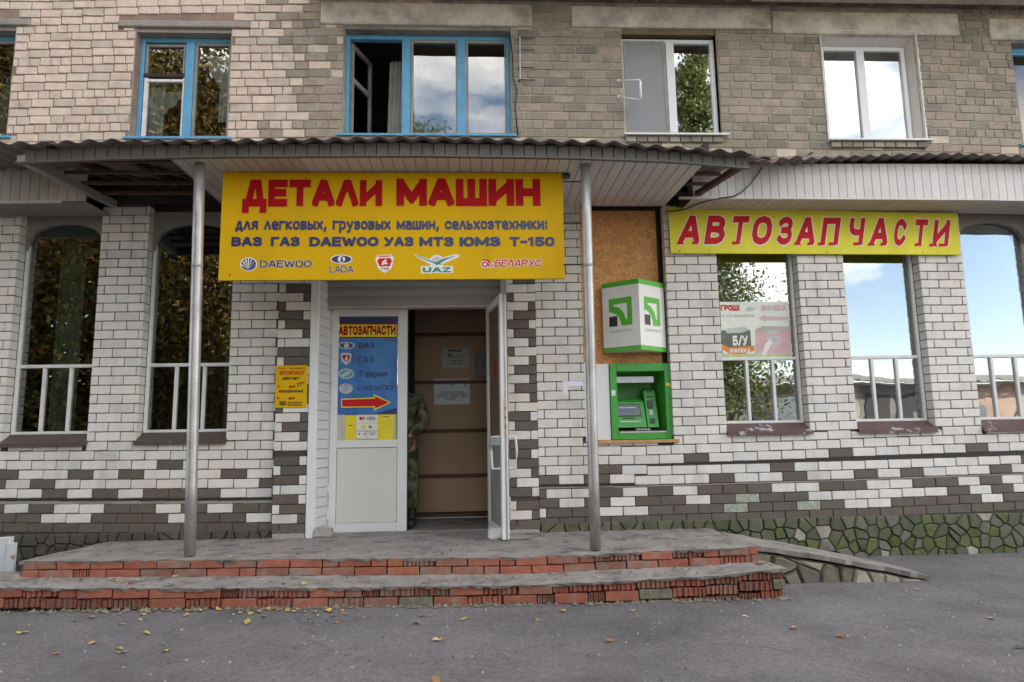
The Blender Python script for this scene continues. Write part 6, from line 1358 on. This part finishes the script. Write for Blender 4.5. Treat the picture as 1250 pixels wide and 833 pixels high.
tr_ = [J(0, 0, .93, .15), J(.10, 0, .82, .105), J(.115, -.01, .50, .095), J(.115, .01, .16, .085), J(-.10, 0, .82, .105), J(-.115, -.01, .50, .095), J(-.115, .01, .16, .085)]
skin('trousers', tr_, [(0, 1), (1, 2), (2, 3), (0, 4), (4, 5), (5, 6)], 'camo', per)
for s_ in (1, -1): skin('boot', [J(s_*.115, .02, .22, .068), J(s_*.115, .02, .07, .068), J(s_*.12, -.17, .05, .055)], [(0, 1), (1, 2)], 'boot', per)
skin('hair', [J(0, -.01, 1.70, (.09, .095)), J(0, -.0, 1.78, (.085, .09))], [(0, 1)], 'hair', per)
for s_ in (1, -1):
    for k in range(4):
        skin('finger', [J(s_*(.075-.012*k), -.195, 1.0-.014*k, .010), J(s_*(.045-.012*k), -.215, .985-.016*k, .009), J(s_*(.015-.01*k), -.205, .97-.016*k, .008)], [(0, 1), (1, 2)], 'skin', per, 1)
    skin('thumb', [J(s_*.085, -.19, 1.02, .011), J(s_*.06, -.215, 1.045, .009)], [(0, 1)], 'skin', per, 1)
for s_ in (.03, -.03): 
    mb = MB(); mb.box(PX+s_-.012, PX+s_+.012, PY-.122, PY-.112, PZ+1.685, PZ+1.70); mb.build('eye', M['dark'], per)
MB().add([(PX-.015, PY-.115, PZ+1.65), (PX+.015, PY-.115, PZ+1.65), (PX, PY-.145, PZ+1.655), (PX, PY-.115, PZ+1.70)], [(0, 1, 2), (1, 3, 2), (3, 0, 2)]).build('nose', M['skin'], per)
MB().box(PX-.022, PX+.022, PY-.118, PY-.108, PZ+1.62, PZ+1.63).build('mouth', M['red_b'], per)

# ------------------------------------------------------------------ across the street (seen in the panes)
def tree(label, x, y, h, rad, fol, n, seed, z0=.22, narrow=False, lf=1.0):
    rr = random.Random(seed); t = thing('tree', label, 'tree', (x, y, -.4)); gz0 = -.4
    tr = MB(); tr.tube([(x, y, gz0), (x+.1, y, gz0+h*.3), (x-.05, y+.1, gz0+h*.6), (x, y, gz0+h*.92)], [h*.02, h*.016, h*.010, h*.003], 8)
    tips = []
    for k in range(26 if not narrow else 30):
        zz = h*(z0+(.92-z0)*k/(26 if not narrow else 30)); a_ = k*2.4+rr.uniform(-.4, .4); ln_ = rad*(1-.55*abs(zz/h-.5)*2 if not narrow else max(.18, 1.05-zz/h))*rr.uniform(.6, 1.0)
        p_ = Vector((x, y, gz0+zz)); q_ = p_+Vector((math.cos(a_)*ln_, math.sin(a_)*ln_, ln_*(.45 if not narrow else .9))); tr.tube([p_, p_.lerp(q_, .5)+Vector((0, 0, -.1)), q_], [h*.007*(1-zz/h)+.02, .02, .01], 5); tips += [(p_.lerp(q_, s_), ln_) for s_ in (.35, .6, .8, 1.0)]
    tr.build('trunk', M['bark'], t)
    cr2 = MB()
    for k in range(n):
        c, ln_ = rr.choice(tips); s_ = ln_*.28+.25
        p_ = c+Vector((rr.gauss(0, s_), rr.gauss(0, s_), rr.gauss(0, s_*.8)))
        d1 = Vector((rr.gauss(0, 1), rr.gauss(0, 1), rr.gauss(0, 1))).normalized(); d2 = d1.cross(Vector((rr.gauss(0, 1), rr.gauss(0, 1), rr.gauss(0, 1)))).normalized(); a_ = rr.uniform(.06, .15)*lf
        m_ = len(cr2.v); cr2.v += [tuple(p_-d1*a_), tuple(p_+d2*a_*.6), tuple(p_+d1*a_), tuple(p_-d2*a_*.6)]; cr2.f.append((m_, m_+1, m_+2, m_+3)); cr2.m.append(0)
    cr2.build('crown', M[fol], t, keep=True)
def mirror(u, v, dist): q = at(u, v, dist); return q.x, -dist, q.z
tree('tall narrow green poplar across the street', 17.7, -30, 26.0, 3.3, 'fol_green', 50000, 2, .06, True)
tree('slimmer green poplar further along the street', 16.2, -38, 22.5, 2.4, 'fol_green', 9000, 3, .06, True)
tree('broad autumn tree with golden leaves opposite the left windows', -7.2, -11.5, 13.5, 5.4, 'fol_autumn', 70000, 4, .05, lf=.72)
tree('broad olive brown tree opposite the second window', -3.6, -13.5, 14.5, 4.0, 'fol_autumn', 50000, 5, .08, lf=.72)
tree('autumn tree with yellow leaves behind the broad dark tree', -5.8, -19, 15, 4.6, 'fol_autumn', 30000, 15, .05)
tree('dark leafy tree at the left end of the street', -17, -15, 17, 5.5, 'fol_dark', 26000, 6, .05)
tree('dark dense tree behind the golden one', -12, -24, 20, 6.5, 'fol_dark', 36000, 7, .04)
tree('tree turning golden behind the second window tree', -3.5, -25, 17, 5.0, 'fol_autumn', 26000, 8, .04)
tree('small round green tree opposite the three part window', 1.2, -34, 23, 3.4, 'fol_green', 12000, 9, .25)
tree('small bushy tree beside the low garage', 14.0, -24, 5.5, 1.6, 'fol_green', 7000, 10, .05)
op = thing('garage_building', 'low row of pale and rust coloured garages across the street with a corrugated roof', 'building', (33, -34, -.4))
wm = [mat('pale_render', (.42, .38, .32), .9, .2, .5, 10, .1, .2), mat('pinkish_render', (.46, .34, .28), .9, .25, .6, 10, .1, .2), mat('grey_render', (.22, .22, .22), .9, .2, .6, 10, .1, .2)]
dm = [mat('rusty_door', (.34, .12, .06), .8, .2, 1, 10, .1, .2), mat('dark_door', (.05, .05, .055), .8, .2, 1, 10, .1, .2), mat('blue_grey_door', (.16, .20, .24), .8, .2, 1, 10, .1, .2)]
secs = [(6, 14, 0), (14, 21, 2), (21, 24.4, 2), (24.4, 28.2, 0), (28.2, 33.2, 2), (33.2, 38.5, 1), (38.5, 46, 0), (46, 60, 2)]
for a, b, k in secs: box('wall', wm[k], op, a, b-.002, -42, -34-.12*(k == 1), -.4, 3.9)
for a, b, k, h_ in ((8, 11, 0, 2.8), (15, 18, 2, 2.9), (21.6, 22.8, 1, 3.0), (23.0, 24.2, 2, 3.1), (28.6, 30.2, 1, 3.3), (30.6, 31.9, 1, 3.3), (32.2, 33.1, 0, 3.6), (35.2, 36.2, 2, 2.4), (40, 43, 0, 2.8)): box('garage_door', dm[k], op, a, b, -34, -33.93, -.4, h_)
box('wall_band', dm[2], op, 33.2, 46, -33.85, -33.80, .9, 1.15)
corrugated(5.5, 60.5, (-33.3, 3.95), (-42.5, 5.0), pitch=.6, amp=.06, seg=5).build('roof_sheet', M['trim'], op)
box('gutter', dm[1], op, 5.5, 60.5, -33.4, -33.3, 3.72, 3.84)
ob = thing('low_building', 'long grey low building further left across the street', 'building', (-12, -38, -.4))
box('wall', M['room'], ob, -60, 2, -48, -38, -.4, 4.5)
